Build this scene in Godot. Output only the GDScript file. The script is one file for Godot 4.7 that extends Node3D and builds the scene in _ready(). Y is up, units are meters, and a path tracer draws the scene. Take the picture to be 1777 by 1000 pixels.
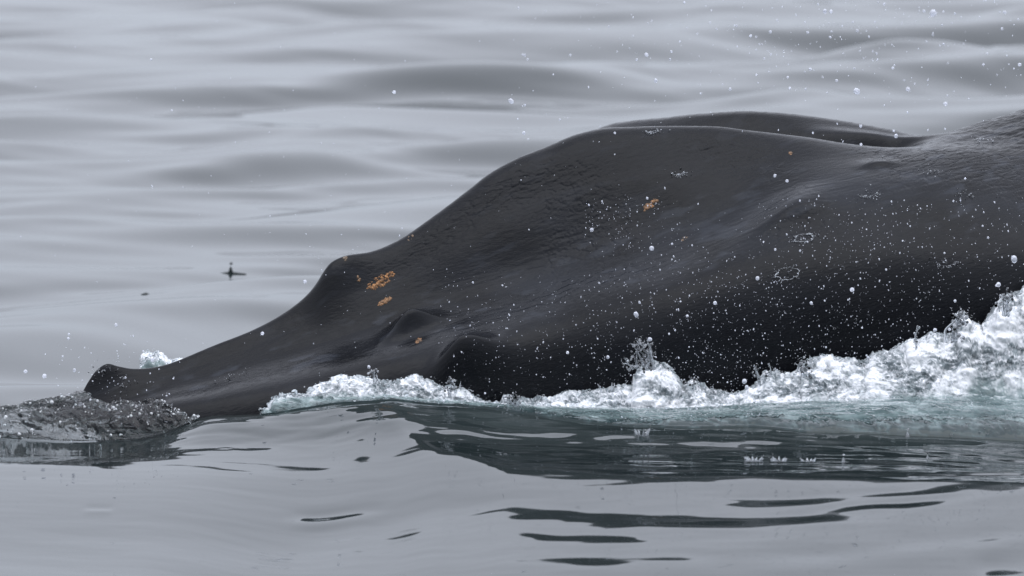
extends Node3D
# A humpback whale's head breaking the surface of a calm grey sea. Metres, y up; the whale swims towards -x.

var rng := RandomNumberGenerator.new()
var noise_a := FastNoiseLite.new()
var noise_b := FastNoiseLite.new()
var noise_c := FastNoiseLite.new()
var cells := FastNoiseLite.new()
var waves: Array = []
var taken := {}

# ---------------------------------------------------------------- lofted curves (world metres)
const STATIONS = [-2.4963, -2.3478, -2.1993, -2.0755, -1.9616, -1.9072, -1.8527, -1.8230, -1.7884, -1.7413, -1.6918, -1.6300, -1.5433, -1.4567, -1.2834, -1.1101, -0.9616, -0.8379, -0.7141, -0.5903, -0.4666, -0.3181, -0.1943, -0.0953, 0.0285, 0.1522, 0.2760, 0.3998, 0.5235, 0.6473, 0.7710, 0.8948, 1.0186, 1.1423, 1.2661, 1.3899, 1.5136, 1.6374, 1.7364, 1.8106, 1.9097, 2.0087, 2.1077, 2.1993, 2.3552, 2.6275, 3.1225, 3.8651, 4.9790, 5.9691, 6.9592]
# deep water line, near
const RAIL_0 = [Vector3(-2.436, -0.1986, 0.68), Vector3(-2.291, -0.18, 0.6872), Vector3(-2.145, -0.18, 0.6939), Vector3(-2.024, -0.18, 0.701), Vector3(-1.913, -0.18, 0.71), Vector3(-1.861, -0.2642, 0.7067), Vector3(-1.809, -0.3485, 0.7082), Vector3(-1.78, -0.3944, 0.7103), Vector3(-1.746, -0.448, 0.715), Vector3(-1.701, -0.5207, 0.7244), Vector3(-1.654, -0.5781, 0.7343), Vector3(-1.595, -0.5776, 0.74), Vector3(-1.513, -0.5769, 0.7376), Vector3(-1.43, -0.5763, 0.7321), Vector3(-1.263, -0.5749, 0.7123), Vector3(-1.096, -0.5735, 0.6815), Vector3(-0.9515, -0.5722, 0.651), Vector3(-0.8305, -0.5712, 0.6257), Vector3(-0.7091, -0.5701, 0.6), Vector3(-0.5874, -0.569, 0.5725), Vector3(-0.4651, -0.5679, 0.5421), Vector3(-0.3178, -0.5666, 0.5021), Vector3(-0.1945, -0.5654, 0.4659), Vector3(-0.09554, -0.5645, 0.4352), Vector3(0.02859, -0.5634, 0.3981), Vector3(0.1531, -0.5622, 0.3654), Vector3(0.2781, -0.5611, 0.3374), Vector3(0.4033, -0.56, 0.3143), Vector3(0.5287, -0.5588, 0.2926), Vector3(0.6544, -0.5577, 0.2679), Vector3(0.7804, -0.5565, 0.2412), Vector3(0.9066, -0.5554, 0.2149), Vector3(1.033, -0.5542, 0.1895), Vector3(1.16, -0.5531, 0.1658), Vector3(1.287, -0.552, 0.1444), Vector3(1.414, -0.5509, 0.1259), Vector3(1.541, -0.5498, 0.1106), Vector3(1.668, -0.5487, 0.09781), Vector3(1.77, -0.5479, 0.08892), Vector3(1.846, -0.5472, 0.08281), Vector3(1.948, -0.5464, 0.07509), Vector3(2.05, -0.5456, 0.06753), Vector3(2.152, -0.5447, 0.05978), Vector3(2.246, -0.544, 0.05212), Vector3(2.407, -0.5428, 0.03864), Vector3(2.688, -0.5407, 0.01573), Vector3(3.2, -0.5373, -0.0241), Vector3(3.972, -0.5332, -0.08028), Vector3(5.146, -0.5301, -0.1595), Vector3(6.214, -1.005, -0.2286), Vector3(7.313, -1.962, -0.3)]
# near flank at the water
const RAIL_1 = [Vector3(-2.436, -0.09856, 0.74), Vector3(-2.291, -0.08, 0.7472), Vector3(-2.145, -0.08, 0.7539), Vector3(-2.024, -0.08, 0.761), Vector3(-1.913, -0.08, 0.77), Vector3(-1.861, -0.07962, 0.7667), Vector3(-1.809, -0.07923, 0.7682), Vector3(-1.78, -0.07902, 0.7703), Vector3(-1.746, -0.07877, 0.775), Vector3(-1.701, -0.07842, 0.7844), Vector3(-1.654, -0.07806, 0.7943), Vector3(-1.595, -0.07759, 0.8), Vector3(-1.513, -0.07693, 0.7976), Vector3(-1.43, -0.07626, 0.7921), Vector3(-1.263, -0.07488, 0.7723), Vector3(-1.096, -0.07346, 0.7415), Vector3(-0.9515, -0.07221, 0.711), Vector3(-0.8305, -0.07115, 0.6857), Vector3(-0.7091, -0.07008, 0.66), Vector3(-0.5874, -0.06899, 0.6325), Vector3(-0.4651, -0.06789, 0.6021), Vector3(-0.3178, -0.06655, 0.5621), Vector3(-0.1945, -0.06543, 0.5259), Vector3(-0.09554, -0.06452, 0.4952), Vector3(0.02859, -0.06339, 0.4581), Vector3(0.1531, -0.06224, 0.4254), Vector3(0.2781, -0.0611, 0.3974), Vector3(0.4033, -0.05995, 0.3743), Vector3(0.5287, -0.0588, 0.3526), Vector3(0.6544, -0.05766, 0.3279), Vector3(0.7804, -0.05651, 0.3012), Vector3(0.9066, -0.05537, 0.2749), Vector3(1.033, -0.05424, 0.2495), Vector3(1.16, -0.05311, 0.2258), Vector3(1.287, -0.05199, 0.2044), Vector3(1.414, -0.05089, 0.1859), Vector3(1.541, -0.04979, 0.1706), Vector3(1.668, -0.04871, 0.1578), Vector3(1.77, -0.04785, 0.1489), Vector3(1.846, -0.04722, 0.1428), Vector3(1.948, -0.04638, 0.1351), Vector3(2.05, -0.04555, 0.1275), Vector3(2.152, -0.04474, 0.1198), Vector3(2.246, -0.044, 0.1121), Vector3(2.407, -0.04277, 0.09864), Vector3(2.688, -0.04071, 0.07573), Vector3(3.2, -0.03731, 0.0359), Vector3(3.972, -0.03325, -0.02028), Vector3(5.146, -0.03012, -0.09953), Vector3(6.214, -0.5054, -0.1686), Vector3(7.313, -1.462, -0.24)]
# lip edge
const RAIL_2 = [Vector3(-2.427, -0.06856, 0.71), Vector3(-2.281, -0.04841, 0.7172), Vector3(-2.136, -0.02724, 0.7239), Vector3(-2.015, -0.007089, 0.731), Vector3(-1.903, 0.01435, 0.74), Vector3(-1.851, 0.02477, 0.7311), Vector3(-1.798, 0.03644, 0.7262), Vector3(-1.77, 0.04193, 0.7247), Vector3(-1.736, 0.04777, 0.7254), Vector3(-1.69, 0.05547, 0.7301), Vector3(-1.641, 0.06329, 0.7362), Vector3(-1.581, 0.07272, 0.74), Vector3(-1.497, 0.08599, 0.7378), Vector3(-1.413, 0.09828, 0.7326), Vector3(-1.246, 0.1172, 0.7141), Vector3(-1.079, 0.1321, 0.6853), Vector3(-0.9358, 0.1523, 0.6569), Vector3(-0.8161, 0.1738, 0.6336), Vector3(-0.6962, 0.1984, 0.61), Vector3(-0.5761, 0.2218, 0.5855), Vector3(-0.4558, 0.2468, 0.5595), Vector3(-0.3111, 0.2784, 0.5253), Vector3(-0.1903, 0.2971, 0.4934), Vector3(-0.09346, 0.3111, 0.4652), Vector3(0.02796, 0.3296, 0.4305), Vector3(0.1497, 0.3531, 0.4001), Vector3(0.2716, 0.3921, 0.3742), Vector3(0.3937, 0.4374, 0.3528), Vector3(0.516, 0.4787, 0.3322), Vector3(0.6385, 0.5173, 0.3079), Vector3(0.7614, 0.5522, 0.2812), Vector3(0.8844, 0.5841, 0.2548), Vector3(1.008, 0.6142, 0.2294), Vector3(1.131, 0.6394, 0.2056), Vector3(1.255, 0.6572, 0.1841), Vector3(1.379, 0.6712, 0.1654), Vector3(1.502, 0.6837, 0.1499), Vector3(1.626, 0.6923, 0.1369), Vector3(1.725, 0.6957, 0.1278), Vector3(1.799, 0.6977, 0.1216), Vector3(1.898, 0.6996, 0.1136), Vector3(1.997, 0.7007, 0.1059), Vector3(2.097, 0.7014, 0.09789), Vector3(2.188, 0.7012, 0.09), Vector3(2.345, 0.6977, 0.07611), Vector3(2.619, 0.6862, 0.05241), Vector3(3.119, 0.6571, 0.01096), Vector3(3.873, 0.5599, -0.04802), Vector3(5.02, 0.1737, -0.1319), Vector3(6.061, -0.4754, -0.205), Vector3(7.13, -1.432, -0.28)]
# upper edge of the shelf
const RAIL_3 = [Vector3(-2.433, -0.06884, 0.65), Vector3(-2.288, -0.04121, 0.6549), Vector3(-2.142, -0.0135, 0.6595), Vector3(-2.021, 0.008872, 0.6642), Vector3(-1.909, 0.03216, 0.67), Vector3(-1.857, 0.04418, 0.6583), Vector3(-1.805, 0.0583, 0.6488), Vector3(-1.776, 0.06597, 0.6441), Vector3(-1.743, 0.07485, 0.6389), Vector3(-1.697, 0.08701, 0.6316), Vector3(-1.649, 0.09976, 0.6231), Vector3(-1.59, 0.1153, 0.61), Vector3(-1.507, 0.1364, 0.5872), Vector3(-1.424, 0.1566, 0.5613), Vector3(-1.257, 0.1943, 0.504), Vector3(-1.09, 0.2394, 0.4453), Vector3(-0.9461, 0.2783, 0.3988), Vector3(-0.8255, 0.3127, 0.3632), Vector3(-0.7045, 0.3478, 0.33), Vector3(-0.5831, 0.3803, 0.2971), Vector3(-0.4615, 0.4121, 0.263), Vector3(-0.3151, 0.4509, 0.2207), Vector3(-0.1928, 0.4901, 0.1846), Vector3(-0.09465, 0.5212, 0.1552), Vector3(0.02831, 0.5546, 0.1209), Vector3(0.1516, 0.5871, 0.09169), Vector3(0.275, 0.6216, 0.06749), Vector3(0.3986, 0.656, 0.04818), Vector3(0.5224, 0.6883, 0.02994), Vector3(0.6464, 0.7206, 0.007926), Vector3(0.7706, 0.7564, -0.01576), Vector3(0.895, 0.7947, -0.03801), Vector3(1.019, 0.8367, -0.05892), Vector3(1.144, 0.8771, -0.07859), Vector3(1.269, 0.9126, -0.09712), Vector3(1.394, 0.9403, -0.1146), Vector3(1.519, 0.9588, -0.1301), Vector3(1.644, 0.9695, -0.1431), Vector3(1.744, 0.9723, -0.1522), Vector3(1.819, 0.9727, -0.1584), Vector3(1.919, 0.9674, -0.1664), Vector3(2.019, 0.9584, -0.1741), Vector3(2.12, 0.9485, -0.1821), Vector3(2.213, 0.9391, -0.19), Vector3(2.371, 0.9252, -0.2038), Vector3(2.648, 0.9037, -0.2267), Vector3(3.153, 0.881, -0.265), Vector3(3.913, 0.8152, -0.3159), Vector3(5.068, 0.4339, -0.3829), Vector3(6.116, -0.2762, -0.4396), Vector3(7.194, -1.324, -0.5)]
# middle of the bulge
const RAIL_4 = [Vector3(-2.435, -0.06146, 0.6356), Vector3(-2.289, -0.02679, 0.6381), Vector3(-2.144, 0.007822, 0.6405), Vector3(-2.022, 0.03635, 0.643), Vector3(-1.911, 0.06733, 0.646), Vector3(-1.859, 0.07783, 0.6322), Vector3(-1.807, 0.08927, 0.6196), Vector3(-1.778, 0.0982, 0.6131), Vector3(-1.745, 0.1163, 0.6055), Vector3(-1.699, 0.1423, 0.595), Vector3(-1.652, 0.1606, 0.5833), Vector3(-1.592, 0.177, 0.5668), Vector3(-1.509, 0.1878, 0.5404), Vector3(-1.427, 0.1979, 0.5114), Vector3(-1.26, 0.2472, 0.4484), Vector3(-1.093, 0.2989, 0.3829), Vector3(-0.9487, 0.3581, 0.3284), Vector3(-0.8279, 0.4138, 0.285), Vector3(-0.7067, 0.4714, 0.2436), Vector3(-0.5851, 0.5182, 0.2022), Vector3(-0.4632, 0.5742, 0.1589), Vector3(-0.3164, 0.6635, 0.1056), Vector3(-0.1935, 0.7439, 0.06094), Vector3(-0.09504, 0.8025, 0.02562), Vector3(0.02843, 0.8602, -0.01594), Vector3(0.1523, 0.9051, -0.0527), Vector3(0.2764, 0.9382, -0.08404), Vector3(0.4007, 0.9609, -0.1093), Vector3(0.5252, 0.9732, -0.1317), Vector3(0.6501, 0.9806, -0.1553), Vector3(0.7752, 0.9844, -0.179), Vector3(0.9005, 0.9879, -0.2012), Vector3(1.026, 0.9936, -0.2221), Vector3(1.152, 1.001, -0.2418), Vector3(1.277, 1.012, -0.2603), Vector3(1.403, 1.022, -0.2778), Vector3(1.529, 1.028, -0.2938), Vector3(1.655, 1.034, -0.3081), Vector3(1.756, 1.039, -0.3186), Vector3(1.832, 1.042, -0.326), Vector3(1.933, 1.044, -0.3355), Vector3(2.034, 1.045, -0.3448), Vector3(2.135, 1.038, -0.3541), Vector3(2.228, 1.033, -0.3628), Vector3(2.388, 1.036, -0.3776), Vector3(2.667, 1.05, -0.4022), Vector3(3.175, 1.049, -0.4432), Vector3(3.94, 0.9994, -0.4974), Vector3(5.104, 0.576, -0.5683), Vector3(6.162, -0.158, -0.628), Vector3(7.25, -1.234, -0.692)]
# near crest, to the blowhole rim
const RAIL_5 = [Vector3(-2.436, -0.05426, 0.62), Vector3(-2.291, -0.01021, 0.62), Vector3(-2.145, 0.02648, 0.62), Vector3(-2.024, 0.05252, 0.62), Vector3(-1.913, 0.0827, 0.62), Vector3(-1.861, 0.1021, 0.6039), Vector3(-1.809, 0.1314, 0.588), Vector3(-1.78, 0.179, 0.5794), Vector3(-1.746, 0.2263, 0.5693), Vector3(-1.701, 0.2536, 0.5554), Vector3(-1.654, 0.2415, 0.5401), Vector3(-1.595, 0.2286, 0.52), Vector3(-1.513, 0.2289, 0.4896), Vector3(-1.43, 0.2461, 0.4573), Vector3(-1.263, 0.3071, 0.3882), Vector3(-1.096, 0.3655, 0.3153), Vector3(-0.9515, 0.4355, 0.2521), Vector3(-0.8305, 0.5199, 0.2001), Vector3(-0.7091, 0.5949, 0.15), Vector3(-0.5874, 0.6552, 0.09935), Vector3(-0.4651, 0.7217, 0.04615), Vector3(-0.3178, 0.8212, -0.0191), Vector3(-0.1945, 0.9094, -0.07299), Vector3(-0.09554, 0.9802, -0.1148), Vector3(0.02859, 1.045, -0.1642), Vector3(0.1531, 1.09, -0.2091), Vector3(0.2781, 1.136, -0.2482), Vector3(0.4033, 1.162, -0.28), Vector3(0.5287, 1.165, -0.3069), Vector3(0.6544, 1.168, -0.3321), Vector3(0.7804, 1.167, -0.3558), Vector3(0.9066, 1.161, -0.378), Vector3(1.033, 1.14, -0.3989), Vector3(1.16, 1.12, -0.4186), Vector3(1.287, 1.1, -0.4371), Vector3(1.414, 1.081, -0.4546), Vector3(1.541, 1.068, -0.4711), Vector3(1.668, 1.06, -0.4868), Vector3(1.77, 1.062, -0.4988), Vector3(1.846, 1.068, -0.5075), Vector3(1.948, 1.073, -0.5188), Vector3(2.05, 1.079, -0.5297), Vector3(2.152, 1.086, -0.5404), Vector3(2.246, 1.093, -0.55), Vector3(2.407, 1.11, -0.5659), Vector3(2.688, 1.14, -0.5923), Vector3(3.2, 1.152, -0.6362), Vector3(3.972, 1.106, -0.694), Vector3(5.146, 0.672, -0.7691), Vector3(6.214, -0.09201, -0.8322), Vector3(7.313, -1.198, -0.9)]
# floor of the nostril
const RAIL_6 = [Vector3(-2.439, -0.07176, 0.6032), Vector3(-2.293, -0.03477, 0.6022), Vector3(-2.148, 0.001393, 0.6012), Vector3(-2.026, 0.02856, 0.6002), Vector3(-1.915, 0.05488, 0.599), Vector3(-1.863, 0.06455, 0.582), Vector3(-1.811, 0.07759, 0.5649), Vector3(-1.783, 0.09056, 0.5555), Vector3(-1.749, 0.1469, 0.5444), Vector3(-1.704, 0.2104, 0.529), Vector3(-1.657, 0.2058, 0.5124), Vector3(-1.598, 0.1996, 0.4906), Vector3(-1.515, 0.2026, 0.4581), Vector3(-1.432, 0.2139, 0.4237), Vector3(-1.266, 0.2585, 0.3504), Vector3(-1.098, 0.3272, 0.2734), Vector3(-0.9536, 0.4021, 0.2068), Vector3(-0.8326, 0.4766, 0.1522), Vector3(-0.7109, 0.5509, 0.0996), Vector3(-0.5889, 0.6196, 0.04689), Vector3(-0.4664, 0.688, -0.007845), Vector3(-0.3187, 0.7777, -0.07461), Vector3(-0.1951, 0.8703, -0.1298), Vector3(-0.09581, 0.941, -0.1729), Vector3(0.02867, 1.01, -0.2244), Vector3(0.1536, 1.067, -0.2723), Vector3(0.2789, 1.113, -0.3154), Vector3(0.4048, 1.133, -0.364), Vector3(0.5312, 1.115, -0.4064), Vector3(0.6581, 1.087, -0.4469), Vector3(0.7853, 1.061, -0.483), Vector3(0.9126, 1.037, -0.5124), Vector3(1.04, 1.017, -0.5367), Vector3(1.168, 1.001, -0.559), Vector3(1.295, 0.9885, -0.5793), Vector3(1.423, 0.9813, -0.5974), Vector3(1.551, 0.9895, -0.6061), Vector3(1.677, 1.013, -0.6058), Vector3(1.778, 1.057, -0.6069), Vector3(1.854, 1.076, -0.6125), Vector3(1.957, 1.094, -0.6258), Vector3(2.059, 1.109, -0.641), Vector3(2.162, 1.126, -0.656), Vector3(2.257, 1.142, -0.6676), Vector3(2.418, 1.17, -0.6842), Vector3(2.7, 1.213, -0.7116), Vector3(3.215, 1.235, -0.7571), Vector3(3.991, 1.189, -0.8164), Vector3(5.172, 0.7427, -0.8929), Vector3(6.245, -0.03714, -0.9569), Vector3(7.351, -1.17, -1.026)]
# far rim and the back
const RAIL_7 = [Vector3(-2.441, -0.08544, 0.58), Vector3(-2.296, -0.05143, 0.5776), Vector3(-2.15, -0.01756, 0.5753), Vector3(-2.029, 0.008978, 0.5729), Vector3(-1.918, 0.03551, 0.57), Vector3(-1.866, 0.04574, 0.5517), Vector3(-1.814, 0.05967, 0.5329), Vector3(-1.786, 0.07304, 0.5224), Vector3(-1.752, 0.1261, 0.51), Vector3(-1.707, 0.1876, 0.4927), Vector3(-1.66, 0.1888, 0.4741), Vector3(-1.601, 0.1884, 0.45), Vector3(-1.518, 0.192, 0.4146), Vector3(-1.435, 0.1995, 0.3773), Vector3(-1.269, 0.2407, 0.2982), Vector3(-1.101, 0.3064, 0.2156), Vector3(-0.9564, 0.3789, 0.1444), Vector3(-0.8352, 0.4517, 0.0861), Vector3(-0.7133, 0.5241, 0.03), Vector3(-0.5909, 0.5903, -0.02556), Vector3(-0.468, 0.6559, -0.08241), Vector3(-0.3198, 0.7431, -0.1513), Vector3(-0.1958, 0.8345, -0.2083), Vector3(-0.09617, 0.9067, -0.2531), Vector3(0.02878, 0.9811, -0.3076), Vector3(0.1542, 1.047, -0.3595), Vector3(0.2801, 1.104, -0.4082), Vector3(0.4069, 1.152, -0.48), Vector3(0.5343, 1.16, -0.5438), Vector3(0.6624, 1.164, -0.6054), Vector3(0.7908, 1.176, -0.6588), Vector3(0.9192, 1.182, -0.698), Vector3(1.048, 1.182, -0.7269), Vector3(1.176, 1.174, -0.7529), Vector3(1.305, 1.159, -0.7756), Vector3(1.434, 1.139, -0.7946), Vector3(1.562, 1.116, -0.7924), Vector3(1.688, 1.097, -0.77), Vector3(1.789, 1.081, -0.7562), Vector3(1.866, 1.078, -0.7575), Vector3(1.969, 1.097, -0.7735), Vector3(2.073, 1.134, -0.7946), Vector3(2.177, 1.163, -0.8156), Vector3(2.272, 1.187, -0.83), Vector3(2.435, 1.231, -0.8475), Vector3(2.719, 1.285, -0.8764), Vector3(3.237, 1.301, -0.924), Vector3(4.019, 1.256, -0.9855), Vector3(5.207, 0.8116, -1.064), Vector3(6.289, 0.01132, -1.129), Vector3(7.404, -1.152, -1.2)]
# far flank
const RAIL_8 = [Vector3(-2.436, -0.1354, 0.54), Vector3(-2.291, -0.1014, 0.5352), Vector3(-2.145, -0.06756, 0.5307), Vector3(-2.024, 0.005387, 0.526), Vector3(-1.913, 0.02131, 0.52), Vector3(-1.861, 0.02744, 0.4992), Vector3(-1.809, 0.0358, 0.4765), Vector3(-1.78, 0.04383, 0.4634), Vector3(-1.746, 0.07563, 0.4477), Vector3(-1.701, 0.1126, 0.4254), Vector3(-1.654, 0.1133, 0.4012), Vector3(-1.595, 0.1131, 0.37), Vector3(-1.513, 0.1152, 0.3231), Vector3(-1.43, 0.1197, 0.2717), Vector3(-1.263, 0.1444, 0.1588), Vector3(-1.096, 0.1838, 0.03901), Vector3(-0.9515, 0.2274, -0.06342), Vector3(-0.8305, 0.271, -0.1449), Vector3(-0.7091, 0.3144, -0.22), Vector3(-0.5874, 0.3542, -0.2913), Vector3(-0.4651, 0.3936, -0.363), Vector3(-0.3178, 0.4459, -0.4484), Vector3(-0.1945, 0.5007, -0.5182), Vector3(-0.09554, 0.544, -0.5726), Vector3(0.02859, 0.5887, -0.6381), Vector3(0.1531, 0.6279, -0.7003), Vector3(0.2781, 0.6621, -0.7582), Vector3(0.4033, 0.6914, -0.8387), Vector3(0.5287, 0.6961, -0.9112), Vector3(0.6544, 0.6984, -0.9812), Vector3(0.7804, 0.7054, -1.043), Vector3(0.9066, 0.7092, -1.09), Vector3(1.033, 0.7091, -1.127), Vector3(1.16, 0.7046, -1.16), Vector3(1.287, 0.6956, -1.19), Vector3(1.414, 0.6834, -1.215), Vector3(1.541, 0.6698, -1.219), Vector3(1.668, 0.6582, -1.202), Vector3(1.77, 0.6486, -1.193), Vector3(1.846, 0.6467, -1.197), Vector3(1.948, 0.6582, -1.216), Vector3(2.05, 0.6804, -1.24), Vector3(2.152, 0.6977, -1.264), Vector3(2.246, 0.7122, -1.28), Vector3(2.407, 0.7386, -1.3), Vector3(2.688, 0.7711, -1.334), Vector3(3.2, 0.7809, -1.389), Vector3(3.972, 0.7538, -1.459), Vector3(5.146, 0.487, -1.547), Vector3(6.214, 0.006792, -1.62), Vector3(7.313, -1.202, -1.7)]
# deep, far
const RAIL_9 = [Vector3(-2.436, -0.1986, 0.53), Vector3(-2.291, -0.18, 0.5246), Vector3(-2.145, -0.18, 0.5196), Vector3(-2.024, -0.18, 0.5143), Vector3(-1.913, -0.18, 0.5075), Vector3(-1.861, -0.2642, 0.486), Vector3(-1.809, -0.3485, 0.4624), Vector3(-1.78, -0.3944, 0.4487), Vector3(-1.746, -0.448, 0.4321), Vector3(-1.701, -0.5207, 0.4086), Vector3(-1.654, -0.5781, 0.383), Vector3(-1.595, -0.5776, 0.35), Vector3(-1.513, -0.5769, 0.3003), Vector3(-1.43, -0.5763, 0.2453), Vector3(-1.263, -0.5749, 0.124), Vector3(-1.096, -0.5735, -0.005136), Vector3(-0.9515, -0.5722, -0.1154), Vector3(-0.8305, -0.5712, -0.2027), Vector3(-0.7091, -0.5701, -0.2825), Vector3(-0.5874, -0.569, -0.3578), Vector3(-0.4651, -0.5679, -0.4332), Vector3(-0.3178, -0.5666, -0.5227), Vector3(-0.1945, -0.5654, -0.5957), Vector3(-0.09554, -0.5645, -0.6525), Vector3(0.02859, -0.5634, -0.7208), Vector3(0.1531, -0.5622, -0.7854), Vector3(0.2781, -0.5611, -0.8457), Vector3(0.4033, -0.56, -0.9284), Vector3(0.5287, -0.5588, -1.003), Vector3(0.6544, -0.5577, -1.075), Vector3(0.7804, -0.5565, -1.139), Vector3(0.9066, -0.5554, -1.188), Vector3(1.033, -0.5542, -1.227), Vector3(1.16, -0.5531, -1.262), Vector3(1.287, -0.552, -1.293), Vector3(1.414, -0.5509, -1.32), Vector3(1.541, -0.5498, -1.326), Vector3(1.668, -0.5487, -1.31), Vector3(1.77, -0.5479, -1.302), Vector3(1.846, -0.5472, -1.306), Vector3(1.948, -0.5464, -1.327), Vector3(2.05, -0.5456, -1.351), Vector3(2.152, -0.5447, -1.376), Vector3(2.246, -0.544, -1.393), Vector3(2.407, -0.5428, -1.414), Vector3(2.688, -0.5407, -1.448), Vector3(3.2, -0.5373, -1.505), Vector3(3.972, -0.5332, -1.578), Vector3(5.146, -0.5301, -1.668), Vector3(6.214, -1.005, -1.743), Vector3(7.313, -1.962, -1.825)]
const SWELL_TOP = 0.050
const SWELL = [Vector2(-3.730, 1.219), Vector2(-2.081, 1.276), Vector2(-1.389, 1.103), Vector2(-0.783, 0.899), Vector2(-0.538, 1.147), Vector2(-0.250, 1.640), Vector2(0.026, 1.939), Vector2(0.702, 2.071), Vector2(1.990, 2.203), Vector2(3.818, 2.281)]
const STEEP = [Vector2(-2.4, 0.065), Vector2(-1.4, 0.08), Vector2(-0.8, 0.125), Vector2(0.2, 0.15), Vector2(2.4, 0.15)]
# ripples: x from, x to, z from, z to, width, bow, slope
const STREAKS = [[0.591, 2.443, 2.024, 1.656, 0.085, 0.030, 0.085], [-0.332, 2.532, 2.253, 1.868, 0.085, 0.620, 0.078], [0.766, 2.028, 2.478, 2.126, 0.070, 0.100, 0.100], [1.124, 1.844, 2.601, 2.416, 0.050, 0.000, 0.100], [-0.125, 2.321, 3.100, 2.698, 0.100, 0.280, 0.075], [1.671, 2.040, 3.374, 3.284, 0.100, 0.000, 0.120], [-0.899, -0.467, 2.329, 2.203, 0.060, 0.020, 0.140], [-1.657, -1.527, 2.453, 2.416, 0.035, 0.000, 0.130], [-0.019, 0.522, 2.770, 2.936, 0.050, 0.000, 0.050]]
# knobs: t, v, reach back and forth along t, reach down and up along v, height, slant
const KNOBS = [[-0.771, 5.000, 0.0470, 0.0990, 0.70, 0.80, 0.0850, 0.000], [-0.442, 2.732, 0.0594, 0.0792, 0.09, 0.13, 0.0950, 0.900], [-0.214, 1.891, 0.0743, 0.1089, 0.34, 0.15, 0.1100, 1.200], [1.212, 2.669, 0.1089, 0.0941, 0.11, 0.22, 0.0500, 0.500], [1.568, 3.630, 0.0495, 0.0594, 0.11, 0.20, 0.0190, 0.000], [0.573, 1.557, 0.1485, 0.2228, 0.40, 0.30, 0.0200, 0.000], [1.514, 6.500, 0.2228, 0.1485, 0.16, 0.16, 0.0500, 0.000]]
const PATCHES = [[-0.566, 4.121, 0.0594, 0.1449, 120, 1.00, 0.354], [-0.546, 3.574, 0.0297, 0.0628, 45, 0.70, 0.870], [0.593, 3.543, 0.0347, 0.0514, 55, 0.70, 1.344], [-0.400, 2.419, 0.0173, 0.0583, 16, 0.75, 1.295], [-0.722, 4.813, 0.0173, 0.0732, 8, 0.15, 0.000], [-0.662, 4.309, 0.0124, 0.0523, 7, 0.50, 0.707], [-0.439, 4.711, 0.0149, 0.0605, 8, 0.25, -0.841], [1.194, 4.301, 0.0099, 0.0600, 6, 0.60, 4.284], [0.736, 2.866, 0.0198, 0.0307, 8, 0.30, 0.965]]
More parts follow.
